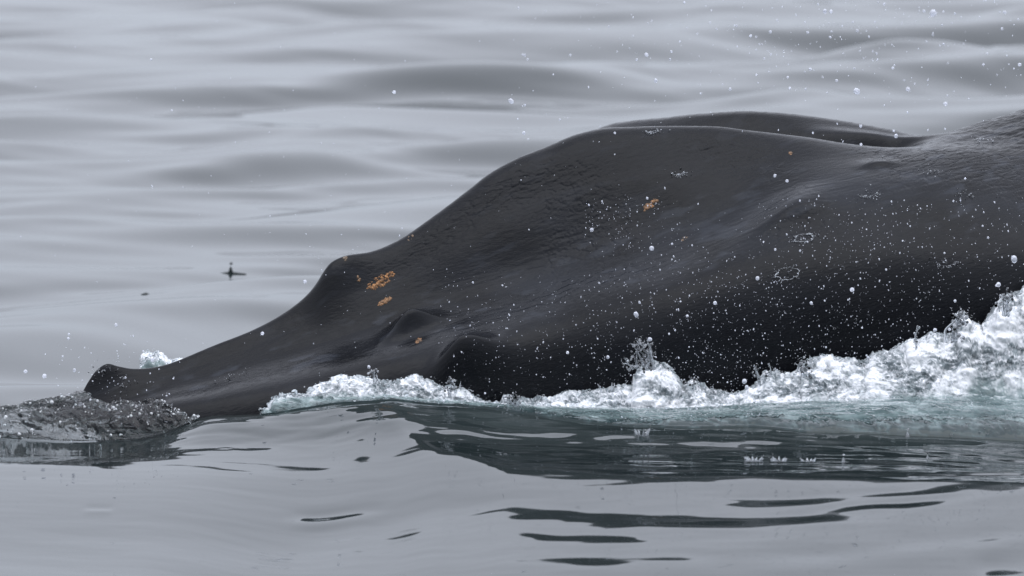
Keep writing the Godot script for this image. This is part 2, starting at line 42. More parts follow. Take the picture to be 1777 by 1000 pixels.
const BANK_TOP = [Vector3(-1.038, 0.1371, 0.7938), Vector3(-1.002, 0.148, 0.7861), Vector3(-0.9308, 0.1553, 0.771), Vector3(-0.8596, 0.1481, 0.7558), Vector3(-0.8118, 0.1853, 0.7457), Vector3(-0.7641, 0.2032, 0.7355), Vector3(-0.7164, 0.2234, 0.7252), Vector3(-0.6568, 0.2141, 0.7121), Vector3(-0.5972, 0.1998, 0.6982), Vector3(-0.5017, 0.184, 0.6746), Vector3(-0.4538, 0.2016, 0.6621), Vector3(-0.4059, 0.2117, 0.6492), Vector3(-0.3747, 0.1885, 0.6406), Vector3(-0.322, 0.1715, 0.6256), Vector3(-0.2812, 0.1452, 0.6136), Vector3(-0.2619, 0.1663, 0.6079), Vector3(-0.2451, 0.1386, 0.6029), Vector3(-0.2066, 0.1515, 0.5911), Vector3(-0.1777, 0.1158, 0.5822), Vector3(-0.1415, 0.1018, 0.5708), Vector3(-0.09321, 0.07725, 0.5552), Vector3(-0.04967, 0.06523, 0.5413), Vector3(-0.0206, 0.108, 0.5324), Vector3(-0.003636, 0.08261, 0.5273), Vector3(0.06429, 0.08687, 0.5078), Vector3(0.1494, 0.08823, 0.4854), Vector3(0.2345, 0.1072, 0.4653), Vector3(0.3198, 0.1247, 0.4515), Vector3(0.4172, 0.1282, 0.4421), Vector3(0.5148, 0.1267, 0.4326), Vector3(0.534, 0.1953, 0.4305), Vector3(0.5681, 0.2291, 0.4266), Vector3(0.612, 0.2332, 0.4212), Vector3(0.6561, 0.22, 0.4153), Vector3(0.6855, 0.1874, 0.4112), Vector3(0.7004, 0.1378, 0.4092), Vector3(0.7298, 0.1273, 0.4052), Vector3(0.7591, 0.1588, 0.4012), Vector3(0.8082, 0.1257, 0.3946), Vector3(0.8819, 0.1019, 0.3849), Vector3(0.98, 0.1025, 0.3725), Vector3(1.049, 0.1358, 0.3644), Vector3(1.078, 0.1772, 0.3611), Vector3(1.114, 0.184, 0.3571), Vector3(1.151, 0.1637, 0.3534), Vector3(1.186, 0.1657, 0.35), Vector3(1.225, 0.1948, 0.3465), Vector3(1.229, 0.2317, 0.3461), Vector3(1.274, 0.2361, 0.3425), Vector3(1.347, 0.2453, 0.3374), Vector3(1.421, 0.2298, 0.3334), Vector3(1.494, 0.2171, 0.3306), Vector3(1.526, 0.2536, 0.3271), Vector3(1.605, 0.2672, 0.319), Vector3(1.678, 0.2909, 0.3121), Vector3(1.69, 0.3154, 0.3111), Vector3(1.73, 0.3051, 0.3077), Vector3(1.776, 0.344, 0.3038), Vector3(1.813, 0.3288, 0.3008), Vector3(1.838, 0.3087, 0.2989), Vector3(1.882, 0.3428, 0.2955), Vector3(1.901, 0.4118, 0.294), Vector3(1.918, 0.4313, 0.2926), Vector3(1.945, 0.3915, 0.2906), Vector3(1.993, 0.3539, 0.287), Vector3(2.046, 0.4201, 0.2827), Vector3(2.077, 0.4839, 0.2802), Vector3(2.112, 0.5008, 0.2774), Vector3(2.146, 0.5078, 0.2745), Vector3(2.173, 0.5371, 0.2721), Vector3(2.253, 0.5855, 0.265), Vector3(2.377, 0.6088, 0.2544), Vector3(2.526, 0.533, 0.2419), Vector3(2.726, 0.4318, 0.2256), Vector3(3.098, 0.378, 0.1959), Vector3(3.724, 0.2219, 0.1488), Vector3(4.479, 0.03887, 0.0952)]
const BANK_MID = [Vector3(-1.035, 0.1346, 0.8538), Vector3(-0.9993, 0.1479, 0.8461), Vector3(-0.7861, 0.1455, 0.8006), Vector3(-0.5947, 0.1451, 0.7982), Vector3(-0.4042, 0.1252, 0.7492), Vector3(-0.2129, 0.09443, 0.6933), Vector3(-0.04462, 0.0468, 0.6398), Vector3(0.1725, 0.04673, 0.6394), Vector3(0.3903, 0.004344, 0.6043), Vector3(0.6085, -0.01169, 0.5812), Vector3(0.8029, 0.008496, 0.5546), Vector3(0.9977, 0.02897, 0.5295), Vector3(1.193, 0.04526, 0.5087), Vector3(1.364, 0.02353, 0.4959), Vector3(1.485, 0.0694, 0.4906), Vector3(1.631, 0.09404, 0.4755), Vector3(1.827, 0.09142, 0.4589), Vector3(1.974, 0.1019, 0.4475), Vector3(2.162, 0.1463, 0.4321), Vector3(2.464, 0.162, 0.4061), Vector3(3.081, 0.1048, 0.3559), Vector3(3.701, 0.04784, 0.3088), Vector3(4.448, -0.01041, 0.2552)]
const BANK_LOW = [Vector3(-1.07, -4.441e-16, 0.9438), Vector3(-0.8054, -4.441e-16, 0.8906), Vector3(-0.5791, -4.441e-16, 0.8825), Vector3(-0.3082, 0, 0.8121), Vector3(0.02736, 0, 0.9464), Vector3(0.2642, 0, 1.033), Vector3(0.4991, -4.441e-16, 1.119), Vector3(0.7336, 4.441e-16, 1.162), Vector3(0.9698, 0, 1.148), Vector3(1.202, 0, 1.204), Vector3(1.439, 0, 1.176), Vector3(2.094, 0, 1.148), Vector3(2.965, 0, 1.204), Vector3(4.286, 0, 1.062)]
const SNOUT_TOP = [Vector3(-2.462, 0.08724, 0.8), Vector3(-2.27, 0.09693, 0.8), Vector3(-2.127, 0.1115, 0.8), Vector3(-2.031, 0.126, 0.8), Vector3(-1.959, 0.143, 0.8), Vector3(-1.887, 0.1648, 0.8), Vector3(-1.834, 0.1745, 0.8), Vector3(-1.791, 0.1696, 0.8), Vector3(-1.743, 0.1405, 0.8), Vector3(-1.672, 0.1309, 0.8), Vector3(-1.612, 0.1309, 0.8), Vector3(-1.564, 0.1212, 0.8), Vector3(-1.516, 0.1333, 0.8), Vector3(-1.461, 0.1405, 0.8), Vector3(-1.432, 0.1212, 0.8), Vector3(-1.385, 0.09936, 0.8), Vector3(-1.301, 0.07997, 0.8)]
const SNOUT_MID = [Vector3(-2.453, 0.07113, 0.88), Vector3(-2.119, 0.08563, 0.88), Vector3(-1.88, 0.1194, 0.88), Vector3(-1.642, 0.1098, 0.88), Vector3(-1.451, 0.1098, 0.88), Vector3(-1.296, 0.09046, 0.88)]
const SNOUT_LOW = [Vector3(-2.457, 0, 1.03), Vector3(-2.125, 4.441e-16, 1.03), Vector3(-1.774, 0, 1.03), Vector3(-1.59, -4.441e-16, 0.9931), Vector3(-1.451, 0, 0.9654), Vector3(-1.329, 0, 0.94)]
const BEHIND_TOP = [Vector3(-1.631, 0.1799, 0.2), Vector3(-1.599, 0.1998, 0.2), Vector3(-1.579, 0.2346, 0.2), Vector3(-1.55, 0.2495, 0.2), Vector3(-1.525, 0.2395, 0.2), Vector3(-1.496, 0.2445, 0.2), Vector3(-1.471, 0.2147, 0.2), Vector3(-1.447, 0.2097, 0.2), Vector3(-1.402, 0.2196, 0.2), Vector3(-1.348, 0.2047, 0.2)]
const BEHIND_MID = [Vector3(-1.624, 0.1555, 0.3), Vector3(-1.592, 0.1753, 0.3), Vector3(-1.572, 0.2099, 0.3), Vector3(-1.543, 0.2248, 0.3), Vector3(-1.518, 0.2149, 0.3), Vector3(-1.489, 0.2198, 0.3), Vector3(-1.465, 0.1901, 0.3), Vector3(-1.44, 0.1852, 0.3), Vector3(-1.396, 0.1951, 0.3), Vector3(-1.343, 0.1802, 0.3)]
const BEHIND_LOW = [Vector3(-1.62, 0.1301, 0.36), Vector3(-1.588, 0.1499, 0.36), Vector3(-1.568, 0.1845, 0.36), Vector3(-1.539, 0.1993, 0.36), Vector3(-1.515, 0.1894, 0.36), Vector3(-1.485, 0.1944, 0.36), Vector3(-1.461, 0.1647, 0.36), Vector3(-1.437, 0.1598, 0.36), Vector3(-1.393, 0.1697, 0.36), Vector3(-1.339, 0.1548, 0.36)]
# single big drops: place, radius
const BIG_DROPS = [[Vector3(-2.01, 0.2744, 0.9), 0.0105], [Vector3(-1.932, 0.2552, 0.9), 0.0126], [Vector3(-0.4923, 1.394, 0.5), 0.0105], [Vector3(-0.003629, 1.346, 0.4), 0.0126], [Vector3(0.5668, 1.533, 0.3), 0.0105], [Vector3(0.606, 1.423, 0.3), 0.0105], [Vector3(-1.528, 1.504, 0.2), 0.0063], [Vector3(1.809, 1.212, -1.5), 0.0126], [Vector3(1.981, 1.145, -1.5), 0.0126], [Vector3(0.4362, 1.191, 0.2), 0.0063], [Vector3(0.7073, 1.589, 0.3), 0.0063], [Vector3(-1.045, 0.3896, 0.6), 0.0105], [Vector3(-0.8697, 0.595, 0.5), 0.0105], [Vector3(-1.634, 0.4692, 0.9), 0.0084], [Vector3(-1.808, 0.2793, 0.9), 0.0084], [Vector3(0.3331, 0.8269, 0.6), 0.0105], [Vector3(0.5834, 0.7494, 0.6), 0.0126], [Vector3(0.5145, 0.4982, 0.8), 0.0126], [Vector3(1.152, 1.021, 0.5), 0.0084], [Vector3(1.101, 1.043, 0.5), 0.0084], [Vector3(2.088, 0.7163, 0.7), 0.0168], [Vector3(2.015, 0.6235, 0.8), 0.0126], [Vector3(1.409, 0.6019, 0.8), 0.0126], [Vector3(0.8414, 0.5465, 0.8), 0.0105], [Vector3(0.5668, 0.4238, 1), 0.0105], [Vector3(0.9606, 0.2335, 0.9), 0.0126], [Vector3(0.9702, 0.2094, 0.9), 0.0105], [Vector3(1.24, 0.5465, 0.8), 0.0084], [Vector3(1.644, 1.157, 0), 0.0105], [Vector3(1.513, 1.168, -0.3), 0.0084], [Vector3(1.814, 0.4355, 0.8), 0.0084], [Vector3(1.754, 0.4331, 0.8), 0.0105], [Vector3(-0.5899, 0.3013, 0.95), 0.0084], [Vector3(0.04986, 1.201, 0.3), 0.0084], [Vector3(1.451, 1.299, -1), 0.0084], [Vector3(1.702, 1.356, -1), 0.0084], [Vector3(1.242, 1.265, -1), 0.0084], [Vector3(2.268, 1.371, -1), 0.0105], [Vector3(1.047, 1.535, -0.6), 0.0084], [Vector3(1.398, 1.641, -0.6), 0.0105], [Vector3(1.898, 1.031, 0.5), 0.0063], [Vector3(0.5287, 0.5489, 0.8), 0.0063], [Vector3(0.3961, 0.3346, 0.9), 0.0084], [Vector3(0.2296, 0.3538, 0.9), 0.0084]]
# splashes on the skin: t, v, radius, kind (0 ring, 1 crescent, 2 scatter)
const SKIN_SPLASHES = [[1.182, 1.902, 0.0495, 0], [1.254, 2.253, 0.0396, 0], [0.712, 3.986, 0.0272, 1], [0.598, 4.764, 0.0297, 1], [1.860, 1.895, 0.0396, 1], [1.533, 2.733, 0.0371, 1], [1.954, 2.675, 0.0545, 2], [1.464, 1.579, 0.0198, 2], [1.588, 3.914, 0.0149, 2], [2.009, 5.000, 0.0446, 2], [1.811, 3.086, 0.0545, 2], [-1.214, 2.790, 0.0644, 2], [1.365, 1.540, 0.0248, 2], [-1.759, 4.640, 0.0743, 2], [-1.675, 4.039, 0.0743, 2]]
# drops landing on the sea: x, z, radius, kind (0 crown, 1 peak, 2 dimple)
const IMPACTS = [[-1.451, -4.414, 0.0416, 1], [-1.589, -3.991, 0.0292, 2], [-1.822, -3.476, 0.0258, 2], [0.965, 1.660, 0.0343, 0], [1.067, 1.646, 0.0298, 0], [1.184, 1.646, 0.0298, 0], [1.323, 1.660, 0.0229, 1], [1.668, 1.550, 0.0184, 1], [1.616, 1.170, 0.0234, 1], [-1.479, 0.657, 0.0336, 0], [0.531, 1.270, 0.0327, 0], [1.001, 0.982, 0.0378, 0], [1.792, 0.982, 0.0189, 1], [0.854, 1.098, 0.0235, 1], [-1.987, 0.228, 0.0196, 2]]
# jets and fingers of water: key, path, foot radius, tip bead radius
const JETS = [["A", [Vector3(0.5487, 0.2712, 0.8), Vector3(0.5388, 0.3163, 0.81), Vector3(0.5241, 0.3564, 0.82), Vector3(0.4999, 0.3724, 0.83)], 0.0223, 0.0050],
	["A", [Vector3(0.5487, 0.2712, 0.8), Vector3(0.5627, 0.3211, 0.81), Vector3(0.5527, 0.366, 0.82), Vector3(0.5332, 0.3965, 0.83)], 0.0198, 0.0050],
	["A", [Vector3(0.5248, 0.2833, 0.8), Vector3(0.4959, 0.2728, 0.81), Vector3(0.4765, 0.2936, 0.82), Vector3(0.4714, 0.3193, 0.83)], 0.0124, 0.0062],
	["B", [Vector3(1.685, 0.3416, 0.72), Vector3(1.682, 0.377, 0.73), Vector3(1.683, 0.4123, 0.74), Vector3(1.684, 0.4331, 0.75)], 0.0062, 0.0079],
	["C", [Vector3(1.031, 0.1911, 0.72), Vector3(1.026, 0.2266, 0.73), Vector3(1.011, 0.2524, 0.74), Vector3(1.015, 0.2733, 0.75)], 0.0099, 0.0062],
	["C", [Vector3(1.046, 0.1959, 0.72), Vector3(1.055, 0.2266, 0.73), Vector3(1.068, 0.2427, 0.74), Vector3(1.077, 0.2733, 0.75)], 0.0087, 0.0062],
	["D", [Vector3(-0.5641, 0.2177, 0.86), Vector3(-0.5614, 0.2482, 0.87), Vector3(-0.5682, 0.269, 0.88), Vector3(-0.5822, 0.2777, 0.89)], 0.0079, 0.0099],
	["E", [Vector3(-0.2589, 0.1645, 0.86), Vector3(-0.2587, 0.1903, 0.87), Vector3(-0.2514, 0.2111, 0.88), Vector3(-0.256, 0.232, 0.89)], 0.0111, 0.0099],
	["F", [Vector3(0.01077, 0.1115, 0.8), Vector3(0.001196, 0.1276, 0.81), Vector3(-0.01793, 0.1437, 0.82), Vector3(-0.02987, 0.1598, 0.83)], 0.0124, 0.0111],
	["F", [Vector3(0.02992, 0.1163, 0.8), Vector3(0.02033, 0.1373, 0.81), Vector3(0.01076, 0.1534, 0.82), Vector3(0.005973, 0.1647, 0.83)], 0.0099, 0.0074],
	["G", [Vector3(0.7546, 0.1699, 0.74), Vector3(0.7541, 0.1957, 0.75), Vector3(0.7561, 0.207, 0.76), Vector3(0.7533, 0.2182, 0.77)], 0.0074, 0.0074],
	["H", [Vector3(1.846, 0.3731, 0.72), Vector3(1.849, 0.4327, 0.73), Vector3(1.862, 0.4777, 0.74), Vector3(1.87, 0.4984, 0.75)], 0.0223, 0.0149],
	["I", [Vector3(1.235, 0.2251, 0.72), Vector3(1.22, 0.2557, 0.73), Vector3(1.207, 0.2767, 0.74), Vector3(1.199, 0.2951, 0.75)], 0.0149, 0.0050],
	["J", [Vector3(2.053, 0.4821, 0.72), Vector3(2.044, 0.527, 0.73), Vector3(2.055, 0.5623, 0.74), Vector3(2.073, 0.583, 0.75)], 0.0198, 0.0223]]

func _ready():
	rng.seed = 20417
	setup_noise()
	setup_view()
	var water_m := water_material()
	build_sea(water_m)
	build_whale()
	build_bow_wave()
	build_splashes()
	build_spray()

func setup_noise():
	noise_a.seed = 11; noise_a.noise_type = FastNoiseLite.TYPE_SIMPLEX_SMOOTH; noise_a.frequency = 1.0; noise_a.fractal_type = FastNoiseLite.FRACTAL_NONE
	noise_b.seed = 47; noise_b.noise_type = FastNoiseLite.TYPE_SIMPLEX_SMOOTH; noise_b.frequency = 1.0; noise_b.fractal_octaves = 3
	noise_c.seed = 83; noise_c.noise_type = FastNoiseLite.TYPE_SIMPLEX_SMOOTH; noise_c.frequency = 1.0; noise_c.fractal_octaves = 4
	cells.seed = 5; cells.noise_type = FastNoiseLite.TYPE_CELLULAR; cells.frequency = 1.0; cells.cellular_jitter = 1.0
	cells.cellular_return_type = FastNoiseLite.RETURN_DISTANCE; cells.fractal_type = FastNoiseLite.FRACTAL_NONE

func setup_view():
	var cam := Camera3D.new()
	cam.name = "camera"
	cam.position = Vector3(0, 3.5, 22)
	cam.rotation.x = -atan2(3.0, 22.0)
	cam.fov = 6.38264
	cam.near = 0.5
	cam.far = 9000.0
	var at := CameraAttributesPhysical.new()
	at.frustum_focal_length = 215.2207
	at.frustum_focus_distance = 21.8
	at.frustum_near = 0.5
	at.frustum_far = 9000.0
	at.exposure_aperture = 3.4
	cam.attributes = at
	add_child(cam)
	cam.current = true
	var env := Environment.new()
	env.background_mode = Environment.BG_SKY
	var sm := ProceduralSkyMaterial.new()
	sm.sky_top_color = Color(1.225, 1.245, 1.315)
	sm.sky_horizon_color = Color(0.727, 0.756, 0.803)
	sm.sky_curve = 0.45
	sm.ground_horizon_color = Color(0.5, 0.53, 0.57)
	sm.ground_bottom_color = Color(0.2, 0.24, 0.26)
	var sky := Sky.new()
	sky.sky_material = sm
	env.sky = sky
	env.tonemap_mode = Environment.TONE_MAPPER_LINEAR
	env.tonemap_exposure = 1.36
	env.sdfgi_enabled = true
	env.ssao_enabled = true
	env.ssil_enabled = true
	var we := WorldEnvironment.new()
	we.name = "world_environment"
	we.environment = env
	add_child(we)
	var sun := DirectionalLight3D.new()
	sun.name = "overcast_sun"
	sun.light_energy = 0.18
	sun.light_angular_distance = 50.0
	sun.light_color = Color(1.0, 0.995, 0.985)
	sun.shadow_enabled = true
	sun.sky_mode = DirectionalLight3D.SKY_MODE_LIGHT_ONLY
	sun.rotation = Vector3(deg_to_rad(-58), deg_to_rad(35), 0)
	add_child(sun)

# ---------------------------------------------------------------- helpers
func tag(o: Node3D, label: String, category: String, group := "", kind := ""):
	if label != "": o.set_meta("label", label)
	if category != "": o.set_meta("category", category)
	if group != "": o.set_meta("group", group)
	if kind != "": o.set_meta("kind", kind)

func numbered(called: String) -> String:
	var n: int = taken.get(called, 0)
	taken[called] = n + 1
	return called if n == 0 else "%s_%03d" % [called, n]

func put(called: String, mesh: Mesh, m: Material, parent: Node3D = null) -> MeshInstance3D:
	var o := MeshInstance3D.new()
	o.mesh = mesh
	o.material_override = m
	if parent == null:
		o.name = numbered(called)
		add_child(o)
	else:
		o.name = called
		parent.add_child(o, true)
	return o

func root_at(called: String, where: Vector3) -> Node3D:
	var o := Node3D.new()
	o.name = numbered(called)
	o.position = where
	add_child(o)
	return o

func grid_normals(P: PackedVector3Array, w: int, h: int) -> PackedVector3Array:
	var N := PackedVector3Array()
	N.resize(w * h)
	for j in h:
		var j0 := maxi(j - 1, 0)
		var j1 := mini(j + 1, h - 1)
		for i in w:
			var du: Vector3 = P[j * w + mini(i + 1, w - 1)] - P[j * w + maxi(i - 1, 0)]
			var dv: Vector3 = P[j1 * w + i] - P[j0 * w + i]
			N[j * w + i] = du.cross(dv).normalized()
	return N

# a sheet of w by h points; du x dv is its outside
func grid_mesh(P: PackedVector3Array, N: PackedVector3Array, w: int, h: int, C: PackedColorArray, U: PackedVector2Array) -> ArrayMesh:
	var I := PackedInt32Array()
	I.resize((w - 1) * (h - 1) * 6)
	var k := 0
	for j in h - 1:
		for i in w - 1:
			var a := j * w + i
			I[k] = a; I[k + 1] = a + w; I[k + 2] = a + 1
			I[k + 3] = a + 1; I[k + 4] = a + w; I[k + 5] = a + w + 1
			k += 6
	var arr := []
	arr.resize(Mesh.ARRAY_MAX)
	arr[Mesh.ARRAY_VERTEX] = P
	arr[Mesh.ARRAY_NORMAL] = N
	if C.size(): arr[Mesh.ARRAY_COLOR] = C
	if U.size(): arr[Mesh.ARRAY_TEX_UV] = U
	arr[Mesh.ARRAY_INDEX] = I
	var am := ArrayMesh.new()
	am.add_surface_from_arrays(Mesh.PRIMITIVE_TRIANGLES, arr)
	return am

func sstep(a: float, b: float, x: float) -> float:
	var t := clampf((x - a) / (b - a), 0.0, 1.0)
	return t * t * (3.0 - 2.0 * t)

func bell(x: float, s: float) -> float:
	return exp(-x * x / (2.0 * s * s))

func lopsided(x: float, a: float, b: float) -> float:
	var s := a if x < 0.0 else b
	return exp(-x * x / (2.0 * s * s))

# value at x of a curve through (x, y) points, straight between them
func along(c: Array, x: float) -> float:
	if x <= c[0].x: return c[0].y
	for i in range(1, c.size()):
		if x <= c[i].x:
			var t: float = (x - c[i - 1].x) / (c[i].x - c[i - 1].x)
			t = t * t * (3.0 - 2.0 * t)
			return lerpf(c[i - 1].y, c[i].y, t)
	return c[c.size() - 1].y

func crom(a: Vector3, b: Vector3, c: Vector3, d: Vector3, t: float) -> Vector3:
	# centripetal-like: tangents limited by the shorter neighbour, so that close rails do not overshoot
	var l1 := maxf(b.distance_to(c), 1e-5)
	var l0 := maxf(a.distance_to(b), 1e-5)
	var l2 := maxf(c.distance_to(d), 1e-5)
	var m1 := ((b - a) / l0 * l1 + (c - b) * (l0 / l1)) / (1.0 + l0 / l1)
	var m2 := ((c - b) * (l2 / l1) + (d - c) / l2 * l1) / (1.0 + l2 / l1)
	m1 = m1.limit_length(1.6 * l1)
	m2 = m2.limit_length(1.6 * l1)
	var t2 := t * t
	var t3 := t2 * t
	return b * (2.0 * t3 - 3.0 * t2 + 1.0) + m1 * (t3 - 2.0 * t2 + t) + c * (3.0 * t2 - 2.0 * t3) + m2 * (t3 - t2)

# ---------------------------------------------------------------- materials
func water_material() -> StandardMaterial3D:
	var m := StandardMaterial3D.new()
	m.resource_name = "sea_water"
	m.albedo_color = Color(0.125, 0.125, 0.125).linear_to_srgb()
	m.vertex_color_use_as_albedo = true
	m.roughness = 0.045
	m.metallic_specular = 0.47
	return m

func glass_water() -> StandardMaterial3D:
	var m := StandardMaterial3D.new()
	m.resource_name = "clear_water"
	m.albedo_color = Color(0.97, 0.985, 0.99, 0.0)
	m.refraction_enabled = true
	m.refraction_scale = 0.033
	m.roughness = 0.0
	m.metallic_specular = 0.5
	return m

# ---------------------------------------------------------------- sea
func setup_waves():
	var r := RandomNumberGenerator.new()
	r.seed = 909
	for i in 30:
		var lam := 0.34 * pow(11.0, pow(float(i) / 29.0, 1.1))
		var ang := r.randfn(0.16, 0.36)
		var k := TAU / lam
		var slope := 0.050 if lam > 0.8 else 0.019
		waves.append([k * sin(ang), k * cos(ang), r.randf() * TAU, slope / k * r.randf_range(0.6, 1.3), lam])

# crest line of the smooth swell that runs in front of the whale: x -> z
func swell_crest(x: float) -> float:
	return along(SWELL, x)

func sea_height(x: float, z: float) -> float:
	var h := 0.0
	var near := sstep(0.6, 2.2, z)
	var wx := x + 0.35 * noise_a.get_noise_3d(x * 0.35, 0.0, z * 0.35)
	var wz := z + 0.45 * noise_a.get_noise_3d(x * 0.3, 7.0, z * 0.3)
	var calm_short := lerpf(1.0, 0.12, near)
	var calm_long := lerpf(1.0, 0.16, near)
	var far := clampf(1.0 - (absf(z) - 60.0) / 60.0, 0.0, 1.0)
	for w in waves:
		var lam: float = w[4]
		if lam < 1.5 and far <= 0.0: continue
		var amp: float = w[3]
		amp *= calm_short if lam < 0.8 else calm_long
		h += amp * sin(w[0] * wx + w[1] * wz + w[2])
	# patches of stronger and calmer water
	h *= 0.88 + 0.45 * noise_a.get_noise_3d(x * 0.22, 3.0, z * 0.16)
	if z > -3.0 and z < 9.0 and absf(x) < 9.0:
		var fade := (1.0 - sstep(4.0, 8.0, absf(x))) * (1.0 - sstep(6.5, 9.0, z))
		var zc := swell_crest(x)
		var d := z - zc
		# the side of the swell that faces the camera falls away gently
		var fall := 0.0
		var steep := along(STEEP, x)
		if d > 0.0:
			var e := minf(d, 4.5)
			fall = steep * (e * e / (e + 0.12)) * (1.0 - 0.07 * e)
			h += fade * (SWELL_TOP - fall)
		else:
			h += fade * SWELL_TOP * exp(-d * d / (2.0 * 0.38 * 0.38))
		# water heaped along the near side of the snout
		h += (0.07 - 0.035 * sstep(-1.35, -0.95, x)) * lopsided(z - 0.90, 0.3, 0.24) * sstep(-1.55, -1.2, x) * (1.0 - sstep(-0.5, 0.3, x))
		h += 0.006 * bell(z - 1.0, 0.22) * sstep(-1.7, -1.3, x) * (1.0 - sstep(-0.3, 0.4, x)) * noise_b.get_noise_2d(x * 2.2 - z * 2.0, z * 8.0 + x * 1.2)
		# ripples that run along the swell and mirror the whale as thin dark streaks
		for s in STREAKS:
			var t: float = (x - s[0]) / (s[1] - s[0])
			if t < -0.15 or t > 1.15: continue
			var ends := sstep(-0.05, 0.3, t) * (1.0 - sstep(0.75, 1.05, t))
			var zz: float = lerpf(s[2], s[3], t) + s[5] * sin(t * PI) + 0.035 * noise_a.get_noise_2d(x * 1.7, s[2] * 3.0)
			var q: float = (z - zz) / s[4]
			if absf(q) < 3.5:
				h += ends * s[6] * s[4] * q * exp(-0.5 * q * q) * (0.75 + 0.6 * noise_a.get_noise_2d(x * 2.6, s[3] * 5.0))
		if z > 0.5: h += fade * sstep(0.8, 1.8, z) * (0.0014 * noise_b.get_noise_2d(x * 1.1, z * 4.2) + 0.0003 * noise_b.get_noise_2d(x * 3.2 + 5.0, z * 11.0))
		# the choppy back of the swell, between its crest and the foam
		var band := sstep(-1.5, -0.35, d) * (1.0 - sstep(-0.2, 0.05, d)) * sstep(-1.0, 0.2, x)
		if band > 0.0:
			h += band * 0.010 * noise_b.get_noise_2d(x * 0.8, z * 4.5)
			h += band * 0.0035 * noise_b.get_noise_2d(x * 3.0 + 9.0, z * 13.0)
	return h

func build_sea(m: Material):
	setup_waves()
	var zs := PackedFloat32Array()
	var z := 5.6
	while z > -2.6:
		zs.append(z); z -= 0.017
	var step := 0.017
	while z > -38.0:
		zs.append(z); step = minf(step * 1.008, 0.085); z -= step
	while z > -4000.0:
		zs.append(z); step *= 1.18; z -= step
	var zn := PackedFloat32Array()
	z = 5.6 + 0.05; step = 0.05
	while z < 4000.0:
		zn.append(z); step *= 1.16; z += step
	zn.reverse()
	zn.append_array(zs)
	var xs := PackedFloat32Array()
	var x := 0.0; step = 0.017
	while x < 4000.0:
		xs.append(x)
		if x > 2.4: step = step * 1.03 if x < 6.0 else step * 1.14
		x += step
	var xa := PackedFloat32Array()
	for i in range(xs.size() - 1, 0, -1): xa.append(-xs[i])
	xa.append_array(xs)
	var w := xa.size()
	var h := zn.size()
	var P := PackedVector3Array(); P.resize(w * h)
	var C := PackedColorArray(); C.resize(w * h)
	for j in h:
		z = zn[j]
		for i in w:
			x = xa[i]
			P[j * w + i] = Vector3(x, sea_height(x, z), z)
			# aerated, paler water along the whale's side
			var a := 0.0
			if absf(x) < 5.0 and z > -1.0 and z < 3.0:
				a = bell(z - 0.95, 0.22) * sstep(-0.9, 0.2, x) + 0.5 * bell(z - 0.75, 0.2) * bell(x + 1.0, 0.6)
				a *= 0.8 + 0.5 * noise_b.get_noise_2d(x * 3.0, z * 5.0)
				a = clampf(a, 0.0, 1.0)
			var c := Color(0.010, 0.0155, 0.0158).lerp(Color(0.03, 0.040, 0.040), a) * 8.0
			c.a = 1.0
			C[j * w + i] = c
	var N := grid_normals(P, w, h)
	var I2 := grid_mesh(P, N, w, h, C, PackedVector2Array())
	var o := put("sea", I2, m)
	tag(o, "calm grey rippled sea water", "sea", "", "structure")

# ---------------------------------------------------------------- whale
var whale_rails: Array = []
var whale_ts := PackedFloat32Array()

func rail_points(t: float) -> PackedVector3Array:
	var k := 0
	while k < STATIONS.size() - 2 and STATIONS[k + 1] < t: k += 1
	var s0: float = STATIONS[k]
	var s1: float = STATIONS[k + 1]
	var f := (t - s0) / (s1 - s0)
	var out := PackedVector3Array()
	for r in whale_rails:
		var b: Vector3 = r[k]
		var c: Vector3 = r[k + 1]
		var a: Vector3 = r[maxi(k - 1, 0)]
		var d: Vector3 = r[mini(k + 2, STATIONS.size() - 1)]
		var sa: float = STATIONS[maxi(k - 1, 0)]
		var sd: float = STATIONS[mini(k + 2, STATIONS.size() - 1)]
		var h := s1 - s0
		var m1 := (c - a) / maxf(s1 - sa, 1e-4) * h
		var m2 := (d - b) / maxf(sd - s0, 1e-4) * h
		var f2 := f * f
		var f3 := f2 * f
		out.append(b * (2.0 * f3 - 3.0 * f2 + 1.0) + m1 * (f3 - 2.0 * f2 + f) + c * (3.0 * f2 - 2.0 * f3) + m2 * (f3 - f2))
	return out

func loft(R: PackedVector3Array, v: float) -> Vector3:
	var n := R.size()
	var i := clampi(int(floor(v)), 0, n - 2)
	return crom(R[maxi(i - 1, 0)], R[i], R[i + 1], R[mini(i + 2, n - 1)], v - i)

# the knobs of the head stand up and lean a little outwards
const KNOB_LEAN = Vector3(0.0, 0.9, 0.40)

func knobs(t: float, v: float) -> float:
	var d := 0.0
	for k in KNOBS:
		var dv: float = v - k[1]
		var dt: float = t - k[0]
		if dt < 0.0: dv -= k[7] * dt
		if absf(dt) < 0.6 and absf(dv) < 2.0:
			d += k[6] * lopsided(dt, k[2], k[3]) * lopsided(dv, k[4], k[5])
	return d

